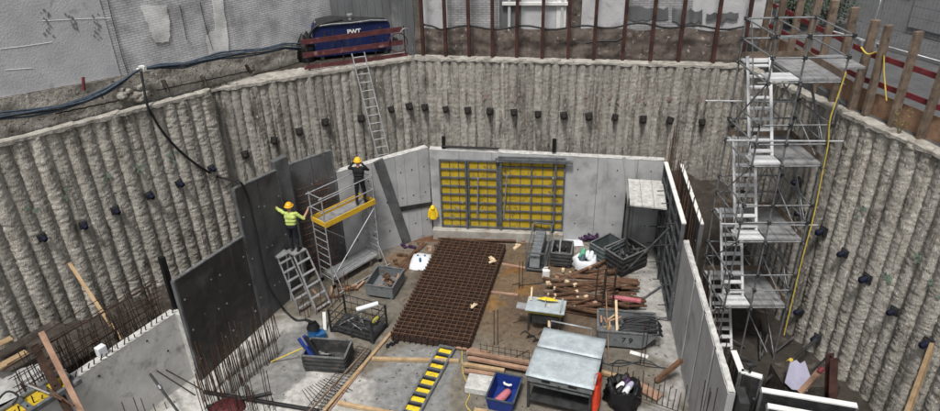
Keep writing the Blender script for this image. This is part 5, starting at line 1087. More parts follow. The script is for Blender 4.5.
mb = MB(); mb.tube(wm(T3) @ V(-.05, -.05, .64), wm(T3) @ V(-.1, .85, .7), .035, 7); single(mb, 'prop_tube', MT['alu_deck'], 'grey prop tube lying across the small grey crate', 'tube')
T4, w4 = crate('greenish ribbed steel crate beside the purple hose coil', (590, 243), (604.5, 251), .7, 1.05, 'crate_teal', True)
T5, w5 = crate('black steel crate full of clamps next to the greenish crate', (623, 260), (648, 249), .75, .95, 'steel_dark', True)
junk(T5, w5, .95, .12, 40, ['steel_dark', 'crate_grey', 'black', 'zinc'], 'loose formwork clamp in the black crate', 14, hi=.65, long=.5)
junk(T4, w4, 1.05, .12, 10, ['steel_dark', 'crate_teal'], 'loose bracket in the greenish crate', 15, hi=.3)
# wire mesh pallet box
loc, rz, w_ = fr((331, 329), (373, 341), .12); T = thing('mesh_pallet', 'open wire sided steel pallet holding braces and a white roll', 'pallet', loc, rz); dp = .85
mb = MB(); mb.box((0, dp/2, .13), (w_, dp, .05)); mb.build('deck', MT['steel_dark'], T)
for x in (-w_/2+.08, 0, w_/2-.08): mb = MB(); mb.box((x, dp/2, .05), (.1, dp, .1)); mb.build('runner', MT['steel_dark'], T)
for x in (-w_/2, w_/2):
    for y in (0, dp): mb = MB(); mb.box((x, y, .45), (.05, .05, .9)); mb.build('post', MT['steel_dark'], T)
for z in (.35, .62, .88):
    for p0, p1 in (((-w_/2, 0), (w_/2, 0)), ((w_/2, 0), (w_/2, dp)), ((w_/2, dp), (-w_/2, dp)), ((-w_/2, dp), (-w_/2, 0))): mb = MB(); mb.tube((*p0, z), (*p1, z), .018, 6); mb.build('side_rail', MT['steel_dark'], T)
for k in range(1, 6):
    for y in (0, dp): mb = MB(); mb.tube((-w_/2+w_*k/6, y, .15), (-w_/2+w_*k/6, y, .88), .009, 5); mb.build('wire', MT['steel_dark'], T)
for k in range(12):
    Mw = wm(T); a = Mw @ V(random.uniform(-w_/2+.1, w_/2-.1), random.uniform(.08, dp-.08), random.uniform(.2, .4)); b = Mw @ V(random.uniform(-w_/2+.1, w_/2-.1), random.uniform(.08, dp-.08), random.uniform(.2, .6)); mb = MB(); mb.tube(a, b, .02, 6); single(mb, 'steel_brace', MT['zinc' if k % 2 else 'crate_grey'], 'steel brace tube piled in the wire sided pallet', 'brace', 'braces in the wire sided pallet')
mb = MB(); mb.tube(wm(T) @ V(.05, .35, .86), wm(T) @ V(.6, .75, .98), .075, 10); single(mb, 'white_roll', MT['sack'], 'white foil roll lying on top of the wire sided pallet', 'roll')
c = P(374, 321, .3); mb = MB(); capsule(mb, c, c+V(.1, .1, .05), .09, .06, 8); single(mb, 'yellow_bag', MT['saw_yellow'], 'small yellow bag inside the wire sided pallet', 'bag')
# rack with stack of grey clamps
loc, rz, w_ = fr((526, 271), (545, 273), .02); T = thing('clamp_rack', 'tall open steel rack holding a stack of grey plates', 'rack', loc, rz); dp = 2.1
for x in (-w_/2, w_/2):
    for y in (0, dp): mb = MB(); mb.box((x, y, .4), (.05, .05, .8)); mb.build('post', MT['frame_grey'], T)
for z in (.12, .8):
    for p0, p1 in (((-w_/2, 0), (w_/2, 0)), ((w_/2, 0), (w_/2, dp)), ((w_/2, dp), (-w_/2, dp)), ((-w_/2, dp), (-w_/2, 0))): mb = MB(); mb.bar((*p0, z), (*p1, z), .05, .05); mb.build('rail', MT['frame_grey'], T)
mb = MB(); mb.box((0, dp/2, .1), (w_-.05, dp-.05, .03)); mb.build('shelf', MT['steel_dark'], T)
for k in range(7):
    mb = MB(); mb.box((0, 0, 0), (.36, .27, .5), wm(T) @ Matrix.Translation((-.05, .2+k*.26, .38)) @ Matrix.Rotation(-.35, 4, 'X')); single(mb, 'grey_plate', MT['skip_grey'], 'grey plastic plate stacked in the open steel rack', 'plate', 'grey plates in the steel rack', bevel=.02)
# jerrycan, white bag, purple hose, pallet racks
c = P(546, 278); T = thing('jerrycan', 'white plastic jerrycan beside the clamp rack', 'jerrycan', c)
mb = MB(); mb.box((0, 0, .19), (.26, .2, .38)); mb.build('body', MT['white'], T, bevel=.04)
mb = MB(); mb.path([V(-.08, 0, .36), V(-.07, 0, .45), V(.05, 0, .45), V(.07, 0, .37)], .02, 6); mb.build('handle', MT['white'], T); mb = MB(); mb.tube((.09, 0, .38), (.09, 0, .43), .03, 8); mb.build('cap', MT['steel_dark'], T)
c = P(585, 267); T = thing('rubble_bag', 'white rubble bag with green and blue plastic inside', 'bag', c)
mb = MB(); mb.grid(lambda i, j: V(math.cos(2*math.pi*i/18), math.sin(2*math.pi*i/18)*.85, 0)*((.4, .48, .44, .36, .26)[j]*(1+.35*noise.noise(V(math.cos(i*.35)*2, math.sin(i*.35)*2, j*.7))))+V(0, 0, (0, .12, .3, .42, .4)[j]), 18, 5, wrap=True); mb.build('bag', MT['sack'], T)
for k, (x, y, m_) in enumerate(((-.1, .12, 'green_bag'), (.18, 0, 'sack'), (-.15, -.12, 'cable_blue'), (.08, .2, 'sack'))):
    mb = MB(); capsule(mb, (x, y, .36), (x+.05, y+.08, .6-.05*k), .14, .07, 8); mb.build('content', MT[m_], T)
c = P(591, 240); mb = MB()
pts = [c+V((.42-.003*i)*math.cos(i*.45)*(1+.25*math.sin(i*.31)), (.25)*math.sin(i*.45)*(1+.3*math.cos(i*.37)), .05+.003*i+.06*abs(math.sin(i*.7))) for i in range(90)]
mb.path(pts, .03, 6); single(mb, 'hose_coil', MT['purple'], 'tangled dark purple hose coil at the foot of the grey wall', 'hose')
mb = MB(); c = P(565, 242); mb.grid(lambda i, j: c+V((i/10-.5)*1.3, (j/6-.5)*.7, .015+.06*abs(noise.noise(V(i*.8, j*.8, 9)))), 11, 7); single(mb, 'plastic_sheet', MT['sack'], 'crumpled white plastic sheet on the floor by the purple hose', 'plastic sheet')
loc, rz, w_ = fr((601, 240), (632, 243), .1); T = thing('steel_trestle', 'dark steel trestle with three rails against the grey concrete wall', 'trestle', loc, rz)
for x in (-w_/2, w_/2): mb = MB(); mb.box((x, .3, .4), (.06, .06, .8)); mb.box((x, .3, .03), (.06, .6, .06)); mb.build('leg', MT['steel_dark'], T)
for z in (.25, .5, .75): mb = MB(); mb.box((0, .3-.045, z), (w_, .05, .1)); mb.build('rail', MT['steel_dark'], T)
for k in range(4):
    p = P(609+k*4, 236, 0); mb = MB(); mb.tube(p, p+V(0, .05, 1.0), .014, 5); single(mb, 'starter_bar', MT['rebar'], 'upright rebar rod behind the dark steel trestle', 'rebar', 'rebar rods behind the trestle')
# group of tall column starter bars in the middle right
cc = P(603, 309); T = thing('column_cage', 'tall rebar column bars with link ties standing in the timber pile', 'rebar cage', cc)
for x, y in ((-.28, 0), (.02, .1), (.3, -.02), (-.1, -.25), (.22, -.25)):
    mb = MB(); mb.tube(cc+V(x, y, 0), cc+V(x+.02, y, 1.75), .024, 6); mb.build('bar', MT['rebar'], T, world=True)
for z in (.5, 1.0, 1.5): mb = MB(); mb.path([cc+V(x, y, z) for x, y in ((-.29, .02), (.02, .13), (.32, 0), (.23, -.28), (-.11, -.28), (-.29, .02))], .012, 5); mb.build('link', MT['rust_dark'], T, world=True)
for u, v, h, lab in ((494, 345, 1.3, 'pair of thin upright starter bars near the timber stack'), (519, 289, 1.1, 'pair of thin upright starter bars beside the clamp rack'), (640, 365, 1.6, 'thin upright starter bars beside the grey skip')):
    c = P(u, v); T = thing('starter_bars', lab, 'rebar', c)
    for k in range(2): mb = MB(); mb.tube(c+V(k*.11, 0, 0), c+V(k*.11+.01, .02, h), .013, 5); mb.build('bar', MT['rust_dark'], T, world=True)
# ---- timber pile
rng = random.Random(21); ends = []
for k in range(58):
    row = k % 9; lay = k//20
    u0 = rng.uniform(538, 566)+rng.uniform(0, 14); v0 = 274+row*4.0+rng.uniform(-2, 2); ln = rng.uniform(1.6, 3.0); a = P(u0, v0, .08+.11*lay); ang = rng.gauss(-.12, .3)
    b = a+V(math.cos(ang)*ln, math.sin(ang)*ln, rng.uniform(-.02, .06)); 
    if b.x > 5.6: b = a+(b-a)*((5.6-a.x)/(b.x-a.x))
    s = rng.uniform(.05, .1); T = thing('timber_beam', 'brown timber beam in the jumbled pile behind the table saw', 'timber', (a.x, a.y, 0), 0, 'timber beams in the jumbled pile')
    mb = MB(); mb.bar(a, b, s*(1.7 if k % 3 == 0 else 1), s*(.45 if k % 3 == 0 else .9), up=(0, 0, 1)); mb.build('shaft', MT[rng.choice(['timber_brown', 'timber_brown', 'timber_brown', 'rust', 'wood_old'])], T, world=True)
    if rng.random() < .45:
        d = (b-a).normalized(); mb = MB(); mb.bar(a-d*.012, a+d*.05, s+.006, s*.9+.006, up=(0, 0, 1)); mb.build('cut_end', MT['wood_end'], T, world=True)
for u, v in ((557, 278), (567, 282), (575, 285), (590, 268), (606, 272), (563, 270), (548, 283), (586, 297), (595, 303), (577, 292)):
    c = P(u, v, .3); mb = MB(); mb.box((0, 0, 0), (.14, .1, .1), Matrix.Translation(c) @ Matrix.Rotation(rng.uniform(0, 3), 4, 'Z')); single(mb, 'timber_offcut', MT['wood_end' if rng.random() < .6 else 'wood_pink'], 'pale timber offcut lying on the jumbled timber pile', 'offcut', 'pale offcuts on the timber pile', bevel=.006)
mb = MB(); mb.bar(P(611, 297, .35), P(641, 301, .4), .14, .07); single(mb, 'red_plank', MT['pink'], 'pinkish red plank lying near the far wall of the skip', 'plank')
# stack of pinkish timbers behind the blue crate
rng = random.Random(5)
for k in range(10):
    lay, row = k//4, k % 4; u0, v0 = 466+rng.uniform(-4, 6), 352+row*6.2; a = P(u0, v0, .06+.1*lay); b = P(541+rng.uniform(-4, 5), v0+13, .06+.1*lay)
    if row > 1: b = a.lerp(b, .5)
    mb = MB(); mb.bar(a, b, .11, .095, up=(0, 0, 1)); single(mb, 'stacked_timber', MT['wood_pink' if rng.random() < .7 else 'wood'], 'pinkish timber stacked between the blue crate and rebar mats', 'timber', 'pinkish timbers stacked near the blue crate', bevel=.006)
T = thing('mesh_offcut', 'dark rebar mesh offcut standing over the pinkish timbers', 'rebar mesh', P(500, 362))
for k in range(11): c = P(481+k*6, 358+k*1.2, .05); mb = MB(); mb.tube(c, c+V(0, .05, .55), .009, 5); mb.build('bar', MT['rebar'], T, world=True)
for z in (.15, .35, .52): mb = MB(); mb.tube(P(479, 358, .05)+V(0, 0, z), P(543, 370, .05)+V(0, .03, z), .009, 5); mb.build('bar', MT['rebar'], T, world=True)
# ---- table saw
loc, rz, w_ = fr((525, 310), (564, 315), .85); T = thing('table_saw', 'site table saw with grey top and yellow frame', 'table saw', loc, rz)
mb = MB(); mb.box((0, .36, .84), (w_, .72, .03)); mb.build('table_top', MT['galv_top'], T)
mb = MB(); mb.box((0, .36, .77), (w_-.1, .62, .1)); mb.build('frame', MT['saw_yellow'], T)
mb = MB(); mb.box((0, .36, .52), (.8, .5, .4)); mb.build('motor_housing', MT['steel_dark'], T)
for x in (-w_/2+.12, w_/2-.12):
    for y in (.08, .64): mb = MB(); mb.bar((x, y, .75), (x*1.05, y, 0), .05, .05); mb.build('leg', MT['steel_dark'], T)
mb = MB(); mb.tube((-.02, .4, .86), (-.005, .4, .86), .17, 20); mb.build('blade', MT['zinc'], T, )
mb = MB(); mb.grid(lambda i, j: V(-.35+.75*i/8, .52+.1*math.sin(math.pi*i/8)*(j-1.5)*.6, .95+.1*math.sin(math.pi*i/8)*(.3+.7*(1-abs(j-1.5)/1.5))), 9, 4); mb.build('blade_guard', MT['yellow_new'], T)
mb = MB(); mb.box((w_/2-.12, .36, .9), (.05, .66, .09)); mb.build('rip_fence', MT['alu'], T)
mb = MB(); mb.box((-w_/2-.15, .25, .8), (.3, .3, .025)); mb.build('side_extension', MT['alu'], T)
mb = MB(); mb.bar(P(531, 300, .9), P(532, 287, 1.2), .05, .03); single(mb, 'wood_offcut', MT['wood_end'], 'upright pale offcut standing on the far end of the saw table', 'offcut')
mb = MB(); mb.bar(P(549, 327, .3), P(549, 304, .9), .07, .03); single(mb, 'pale_lath', MT['wood_end'], 'pale lath leaning against the front of the table saw', 'lath')
# ---- sloped skip
loc, rz, w_ = fr((598, 331), (658, 336), .62); dp = 1.05; T = thing('skip_tray', 'grey steel skip with sloped end holding black hoses', 'skip', loc, rz); hw = w_/2
prof = [(-hw, .62), (-hw+.05, .1), (hw-.4, .1), (hw, .62)]
for y, nm in ((0, 'front_panel'), (dp, 'back_panel')): mb = MB(); mb.prism([(x, z) for x, z in prof], y-.012, y+.012, RX); mb.build(nm, MT['skip_grey'], T)
for (x0, z0_), (x1, z1_), nm in ((prof[0], prof[1], 'end_panel'), (prof[1], prof[2], 'floor'), (prof[2], prof[3], 'end_panel')): mb = MB(); mb.plate([V(x0, .014, z0_), V(x1, .014, z1_), V(x1, dp-.014, z1_), V(x0, dp-.014, z0_)], .02); mb.build(nm, MT['skip_grey'], T)
for p0, p1 in (((-hw, 0), (hw, 0)), ((hw, 0), (hw, dp)), ((hw, dp), (-hw, dp)), ((-hw, dp), (-hw, 0))): mb = MB(); mb.bar((*p0, .635), (*p1, .635), .06, .035, up=(0, 0, 1)); mb.build('rim', MT['zinc'], T)
for x in (-hw+.3, hw-.6): mb = MB(); mb.box((x, dp/2, .05), (.1, dp, .1)); mb.build('skid', MT['steel_dark'], T)
tc = bpy.data.curves.new('num', 'FONT'); tc.body = '7 9'; tc.size = .26; tc.extrude = .003; tc.align_x = 'CENTER'
to = bpy.data.objects.new('lt', tc); COL.objects.link(to); tm = bpy.data.meshes.new_from_object(to); bpy.data.objects.remove(to); tm.materials.clear(); tm.materials.append(MT['black'])
inst(tm, 'number', T, Matrix.Translation((0, -.017, .28)) @ Matrix.Rotation(math.pi/2, 4, 'X'))
for k in range(7):
    Mw = wm(T); y = .15+.11*k; mb = MB(); pts = [Mw @ V(-hw+.55+.05*k, y, .42+.05*(k % 3)), Mw @ V(0, y+.1*math.sin(k), .55+.04*(k % 2)), Mw @ V(hw-.35, y+.05, .6+.03*(k % 3)), Mw @ V(hw-.02, y-.05, .68)]
    if k in (1, 3, 5): pts += [Mw @ V(hw+.14, y-.1, .5), Mw @ V(hw+.05, y-.25, .66), Mw @ V(hw-.3, y-.25, .62)]
    mb.path(smooth(pts, 4), .035, 7); single(mb, 'black_pipe', MT['hose'], 'black flexible pipe heaped in the sloped grey skip', 'pipe', 'black pipes in the skip')
rng = random.Random(3)
for k in range(9):
    Mw = wm(T); a = Mw @ V(-hw+.12+rng.uniform(0, .3), rng.uniform(.1, .9), .3+rng.uniform(0, .15)); b = a+V(rng.uniform(-.1, .5), rng.uniform(-.3, .3), rng.uniform(-.05, .2)); mb = MB(); mb.bar(a, b, .06, .03); single(mb, 'wood_scrap', MT['wood_pink' if k % 2 else 'wood'], 'broken wood scrap in the left end of the skip', 'wood scrap', 'wood scraps in the skip')
mb = MB(); mb.bar(P(617, 331, .35), P(616, 300, .95), .07, .035); single(mb, 'wood_stake', MT['wood_end'], 'upright pale stake standing in the skip', 'stake')
mb = MB(); mb.tube(P(609, 365, .02), P(606, 292, 1.3), .015, 6); single(mb, 'rusty_rod', MT['wood_pink'], 'tall thin rod standing in front of the skip', 'rod')
# ---- metal tool cabinet with sheet roof
p00, p10, p11, p01 = P(525, 375, 1.2), P(594, 390, 1.2), P(603, 339, 1.2), P(542, 328, 1.2)
loc = (p00+p10)/2; rz = math.atan2(p10.y-p00.y, p10.x-p00.x); w_ = (p10-p00).length; dp = ((p11+p01)/2-(p00+p10)/2).length
T = thing('tool_bench', 'steel site bench with two galvanised sheet tops and open shelf below', 'bench', (loc.x, loc.y, 0), rz)
mb = MB(); mb.grid(lambda i, j: V((i/12-.5)*w_, dp*.58*j/8, 1.2+.006*noise.noise(V(i*.5, j*.5, 3))), 13, 9, smooth=True); s_ = mb.build('sheet_top', MT['galv_top'], T); so_ = s_.modifiers.new('t', 'SOLIDIFY'); so_.thickness = .02
mb = MB(); mb.grid(lambda i, j: V((i/12-.5)*w_*.985+.01, dp*.585+dp*.415*j/6, 1.225+.006*noise.noise(V(i*.5, j*.5, 8))), 13, 7, smooth=True); s_ = mb.build('sheet_top', MT['galv_top'], T); so_ = s_.modifiers.new('t', 'SOLIDIFY'); so_.thickness = .02
mb = MB(); mb.box((0, .06, 1.08), (w_-.08, .04, .2)); fp_ = mb.build('front_panel', MT['skip_grey'], T)
for x in (-.35, .35): mb = MB(); mb.box((x, .035, 1.08), (.22, .015, .06)); mb.build('slot', MT['black'], fp_)
mb = MB(); mb.box((0, .03, 1.0), (.08, .02, .05)); mb.build('latch', MT['steel_dark'], fp_)
for x in (-w_/2+.08, w_/2-.08):
    for y in (.1, dp-.1): mb = MB(); mb.box((x, y, .59), (.07, .07, 1.17)); mb.build('leg', MT['steel_dark'], T)
for y in (.1, dp-.1): mb = MB(); mb.box((0, y, .85), (w_-.2, .05, .06)); mb.build('cross_rail', MT['frame_grey'], T)
mb = MB(); mb.box((0, dp/2, .3), (w_-.2, dp-.15, .04)); mb.build('shelf', MT['steel_dark'], T)
mb = MB(); mb.box((0, dp-.04, .72), (w_-.24, .03, .8)); mb.build('back_sheet', MT['steel_dark'], T)
mb = MB(); mb.path([V(-w_/2+.2, dp+.02, 1.18), V(-w_/2+.2, dp+.1, 1.42), V(w_/2-.45, dp+.1, 1.42), V(w_/2-.45, dp+.02, 1.18)], .022, 6); mb.build('push_handle', MT['alu'], T)
Mw = wm(T); mb = MB()
mb.grid(lambda i, j: Mw @ V(w_/2+.03+(.09+.02*j/9)*math.cos(i*math.pi/10)*(1+.55*noise.noise(V(math.cos(i*.314)*2, math.sin(i*.314)*2+j*.25, 3))), .38+(.26+.06*j/9)*math.sin(i*math.pi/10)*(1+.3*noise.noise(V(math.cos(i*.314)*3, math.sin(i*.314)*3, 8+j*.2))), 1.24-.95*j/9*(1+.12*math.sin(i*1.3))), 20, 10, wrap=True)
single(mb, 'orange_jacket', MT['orange_cloth'], 'bright red orange jacket hung on the corner of the steel bench', 'jacket')
# blue crate
c0, c1, c2, c3 = P(485.5, 398, .45), P(513, 404, .45), P(523, 379, .45), P(497, 371, .45); loc = (c0+c1)/2; rz = math.atan2(c1.y-c0.y, c1.x-c0.x); w_ = (c1-c0).length; dp = ((c2+c3)/2-loc).length
T = thing('blue_crate', 'open blue plastic crate holding a pink tool', 'crate', (loc.x, loc.y, 0), rz); tp_ = .06
def cr_pt(s, t, z): k = tp_*(1-z/.45); return V((-w_/2+k+(w_-2*k)*s), k+(dp-2*k)*t, z)
for (s0, t0_), (s1, t1_) in (((0, 0), (1, 0)), ((1, 0), (1, 1)), ((1, 1), (0, 1)), ((0, 1), (0, 0))): mb = MB(); mb.plate([cr_pt(s0, t0_, .01), cr_pt(s1, t1_, .01), cr_pt(s1, t1_, .44), cr_pt(s0, t0_, .44)], -.012); mb.build('side', MT['blue_plastic'], T)
mb = MB(); mb.plate([cr_pt(0, 0, .012), cr_pt(1, 0, .012), cr_pt(1, 1, .012), cr_pt(0, 1, .012)], .012); mb.build('floor', MT['blue_plastic'], T)
for (s0, t0_), (s1, t1_) in (((0, 0), (1, 0)), ((1, 0), (1, 1)), ((1, 1), (0, 1)), ((0, 1), (0, 0))): mb = MB(); mb.bar(cr_pt(s0, t0_, .452), cr_pt(s1, t1_, .452), .045, .03, up=(0, 0, 1)); mb.build('rim', MT['cable_blue'], T)
Mw = wm(T); mb = MB(); capsule(mb, Mw @ V(-.12, .3, .1), Mw @ V(.06, .62, .2), .13, .1, 10); single(mb, 'pink_tool', MT['pink'], 'pink plastic tool case lying in the blue crate', 'tool case')
mb = MB(); mb.path([Mw @ V(x, y, .3) for x, y in ((-.1, .85), (-.06, .8), (.06, .78), (.12, .82))], .035, 6); single(mb, 'white_fitting', MT['white'], 'white plastic fitting lying in the blue crate', 'fitting')
# black rubbish bag
c = P(622, 402); T = thing('rubbish_bag', 'open black rubbish bag with white and purple waste', 'rubbish bag', c)
mb = MB(); mb.grid(lambda i, j: V(math.cos(2*math.pi*i/40), math.sin(2*math.pi*i/40)*.9, 0)*((.36, .46, .48, .43, .47, .4, .28)[j]*(1+.3*noise.noise(V(math.cos(i*.157)*2.5, math.sin(i*.157)*2.5, j*.8))+.12*noise.noise(V(math.cos(i*.157)*8, math.sin(i*.157)*8, j*1.3))))+V(0, 0, (0, .08, .28, .45, .6, .66, .5)[j]*(1+.35*noise.noise(V(math.cos(i*.157)*3, math.sin(i*.157)*3, 2)))), 40, 7, wrap=True); mb.build('bag', MT['black'], T)
for k, (x, y, m_) in enumerate(((-.1, .05, 'white'), (.15, .05, 'lilac'), (.02, -.12, 'sack'), (.1, .2, 'purple'), (-.15, -.1, 'black'))): mb = MB(); capsule(mb, (x, y, .48), (x+.08, y+.05, .56), .1, .07, 8); mb.build('waste', MT[m_], T)
# yellow panel lying on the floor
c0, c1, c2, c3 = P(401, 411, .13), P(421, 411, .13), P(455, 348, .13), P(440, 344, .13)
ax0, ax1 = (c0+c1)/2, (c2+c3)/2; d = (ax1-ax0); Lp = d.length+.35; rz = math.atan2(d.y, d.x)-math.pi/2; st0 = ax1-d.normalized()*Lp
T = thing('floor_formwork', 'narrow formwork panel with yellow cells lying on the floor', 'formwork', (st0.x, st0.y, 0), rz); wd = .46
for x in (-wd/2, wd/2): mb = MB(); mb.box((x, Lp/2, .075), (.06, Lp, .12)); mb.build('side_rail', MT['zinc'], T)
nb = 9
for k in range(nb+1): mb = MB(); mb.box((0, Lp*k/nb if 0 < k < nb else (.03 if k == 0 else Lp-.03), .075), (wd-.06, .04 if k % 3 else .08, .116)); mb.build('crossbar', MT['zinc' if k in (0, nb) else 'frame_grey'], T)
for k in range(nb): mb = MB(); mb.box((0, Lp*(k+.5)/nb, .07), (wd-.07, Lp/nb-.06, .02)); f_ = mb.build('facing', MT['yellow_new'], T); mb = MB(); mb.box((0, Lp*(k+.5)/nb+.1, .084), (wd-.07, .07, .012)); mb.build('shadow_gap', MT['black'], f_)  # black strip on each facing paints the shadow inside the cell
# ------------------------------------------------------------------ mesh strip, hoses and bars on the near left floor
T = thing('mesh_strip', 'long narrow rebar mesh strip lying beside the pale plank', 'rebar mesh', P(335, 395))
a0, a1, b0, b1 = P(297, 420, .05), P(318, 424, .05), P(358, 346, .25), P(371, 350, .05)
for t in (0, .5, 1.0): mb = MB(); mb.tube(a0.lerp(a1, t), b0.lerp(b1, t), .012, 5); mb.build('long_bar', MT['rebar'], T, world=True)
for k in range(26): mb = MB(); mb.tube(a0.lerp(b0, k/25), a1.lerp(b1, k/25), .01, 5); mb.build('cross_bar', MT['rebar'], T, world=True)
mb = MB(); mb.bar(P(306, 415, .4), P(368, 348, .32), .04, .05); single(mb, 'mesh_lath', MT['wood_old'], 'lath lying on top of the long mesh strip', 'lath')
T = thing('white_mesh', 'fan of thin rods on the white cement near the ribbed crate', 'rebar mesh', P(312, 395))
for k in range(10): mb = MB(); mb.tube(P(302+k*2.6, 390-k*1.3, .03), P(312+k*4.5, 404-k*1.5, .05), .009, 5); mb.build('rod', MT['rust_dark'], T, world=True)
T = thing('starter_bars', 'dense row of rusty upright starter bars in front of the low black panel', 'rebar', P(235, 385))
rng = random.Random(8)
for k in range(80):
    u = 205+76*(k//2)/40+rng.uniform(-1, 1); v = (386-.82*(u-207)) + (12+ (16 if k % 2 else 0)) + rng.uniform(-2, 2)
    c = P(u, v); h = rng.uniform(1.1, 2.1)*(1-.25*(k/80)); mb = MB(); mb.tube(c, c+V(rng.uniform(-.07, .05), rng.uniform(-.05, .05), h), .012, 5); mb.build('bar', MT['rust_dark' if k % 3 else 'rust'], T, world=True)
T = thing('starter_bars', 'thin starter bars rising by the foot of the pale stop end', 'rebar', P(270, 400))
for k in range(34):
    u = 200+rng.uniform(0, 80); v = 404+rng.uniform(-6, 18); c = P(u, v); mb = MB(); mb.tube(c, c+V(rng.uniform(-.08, .06), rng.uniform(-.06, .06), rng.uniform(.7, 1.6)), .011, 5); mb.build('bar', MT['rust_dark'], T, world=True)
mb = MB(); mb.tube(P(206, 407, .08), P(271, 393, .08), .05, 8); single(mb, 'steel_tube', MT['steel_dark'], 'dark steel tube lying across the starter bars', 'tube')
mb = MB(); mb.tube(P(204, 392, .06), P(318, 411, .06), .06, 8); single(mb, 'rubber_tube', MT['rubber'] if 'rubber' in MT else MT['hose'], 'long dark tube lying on the white cement floor', 'tube')
c = P(228, 408); mb = MB(); mb.grid(lambda i, j: c+V(math.cos(i*math.pi/8)*(.5, .5, .4, .15)[j]*(1+.2*noise.noise(V(i*.7, j, 1))), math.sin(i*math.pi/8)*(.3, .3, .25, .1)[j], (0, .06, .12, .14)[j]+.06*noise.noise(V(i*1.1, j*1.3, 4))), 16, 4, wrap=True); mb.add(mb.v[-16:], [tuple(range(16))]); single(mb, 'red_tarp', MT['red_bag'], 'crumpled dark red tarp under the starter bars', 'tarp')
# rebars and prop leaning on the near wall
for (a, b, lab) in (((178, 411), (150, 374), 'dark steel prop leaning on the near concrete wall'),):
    p = P(a[0]+18, a[1]+25, .02); q = PW(150, 374, NA-nn*.05, NBp-nn*.05); T = thing('steel_prop', lab, 'prop', p); mb = MB(); mb.tube(p, q, .035, 8); mb.build('tube', MT['steel_dark'], T, world=True)
    m_ = p.lerp(q, .75); mb = MB(); mb.tube(m_, m_+(q-p).normalized()*.12, .06, 8); mb.build('collar', MT['zinc'], T, world=True)
for u0, v0 in ((157, 371), (166, 370)):
    q = PW(u0, v0, NA-nn*.04, NBp-nn*.04); p = V(q.x, q.y, 0)-xyz(nn, 0)*.6+xyz(ne, 0)*.5; mb = MB(); mb.tube(p, q, .018, 6); single(mb, 'rebar_rod', MT['rebar'], 'thin rebar rod leaning on the near concrete wall', 'rebar', 'rods leaning on the near wall')
for k in range(9):
    u = 120+k*11+rng.uniform(-4, 4); q = PW(u, 405+rng.uniform(-8, 4), NA-nn*.35, NBp-nn*.35); mb = MB(); mb.tube(V(q.x, q.y, 0), q, .012, 5); single(mb, 'starter_bar', MT['rebar'], 'upright starter bar in front of the near concrete wall', 'rebar', 'starter bars at the near wall')
for u, v in ((147, 341), (99, 376), (168, 351)):
    q = PW(u, v, NA-nn*.002, NBp-nn*.002); mb = MB(); mb.tube(q+xyz(nn, 0)*.03, q-xyz(nn, 0)*.006, .03, 8); single(mb, 'tie_hole', MT['steel_dark'], 'round tie hole in the near concrete wall face', 'tie hole', 'tie holes of the near wall', kind='thing')
c = xyz(NA+ne*(nl*.63)+nn*.2, 2.33); mb = MB(); mb.box((0, 0, .14), (.22, .18, .26), Matrix.Translation(c) @ face_rot(ne)); single(mb, 'paper_box', MT['sack'], 'small pale box standing on the near concrete wall top', 'box', bevel=.01)
# ------------------------------------------------------------------ bottom left: stakes, planks, tarp, yellow formwork
def lean(a, za, b, zb, w_, h_, m_, name, lab, cat='plank'): mb = MB(); mb.bar(P(*a, za), P(*b, zb), w_, h_, up=(.5, -.6, .3)); return single(mb, name, MT[m_], lab, cat, bevel=.006)
q0 = PW(69, 263, L1A-N1*.35, L1B-N1*.35); mb = MB(); mb.bar(P(121, 340, 1.4), q0, .1, .05); single(mb, 'wood_stake', MT['wood'], 'pale wooden stake leaning on the pile wall behind the near wall', 'stake', bevel=.006)
q0 = P(41, 332, 3.6); mb = MB(); mb.bar(P(88, 425, 1.6), q0, .13, .09, up=(.7, -.7, 0)); single(mb, 'wood_post', MT['wood_pink'], 'reddish wooden post leaning beside the yellow bottomed formwork', 'post', bevel=.008)
mb = MB(); mb.bar(P(76, 425, 1.6), P(34, 345, 3.3), .18, .05, up=(.7, -.7, 0)); single(mb, 'dark_board', MT['rust_dark'], 'dark board leaning behind the reddish wooden post', 'board')
for (a, b, z, w_, m_, lab) in (((-12, 350), (12, 338), 2.6, .22, 'wood', 'short pale plank end at the pile wall foot'), ((-10, 372), (27, 352), 2.5, .24, 'wood', 'wide pale plank lying on the tarp edge at the pile wall')):
    mb = MB(); mb.bar(P(*a, z), P(*b, z), w_, .05, up=(0, 0, 1)); single(mb, 'plank', MT[m_], lab, 'plank', bevel=.006)
mb = MB(); t_ = [P(-25, 415, 2.2), P(45, 385, 2.2), P(48, 362, 2.2), P(-25, 380, 2.2)]
mb.grid(lambda i, j: t_[0].lerp(t_[1], i/14).lerp(t_[3].lerp(t_[2], i/14), j/10)+V(0, 0, .09*noise.noise(V(i*.5, j*.6, 1))+.03*noise.noise(V(i*1.3, j*1.5, 4))), 15, 11); single(mb, 'grey_tarp', MT['tarp'], 'pale crumpled tarp spread at the foot of the pile wall', 'tarp')
mb = MB(); mb.box((0, 0, 0), (4.2, 2.2, 1.0), Matrix.Translation(P(5, 395, 1.6)) @ face_rot(ne)); single(mb, 'earth_bench', MT['soil'], 'earth bench under the pale tarp', 'earth', kind='structure')
ya, yb = P(0, 412, 2.35), P(66, 371, 2.35); yd = (yb-ya).normalized(); yn = V(yd.y, -yd.x, 0); ya = ya-yd*1.2
T = thing('edge_formwork', 'grey framed formwork with yellow face lying by the wooden post', 'formwork', ya); yl = (yb-ya).length
for o in (0, .62): mb = MB(); mb.bar(ya+yn*o, yb+yn*o, .1, .12, up=(0, 0, 1)); mb.build('rail', MT['zinc' if o == 0 else 'frame_grey'], T, world=True)
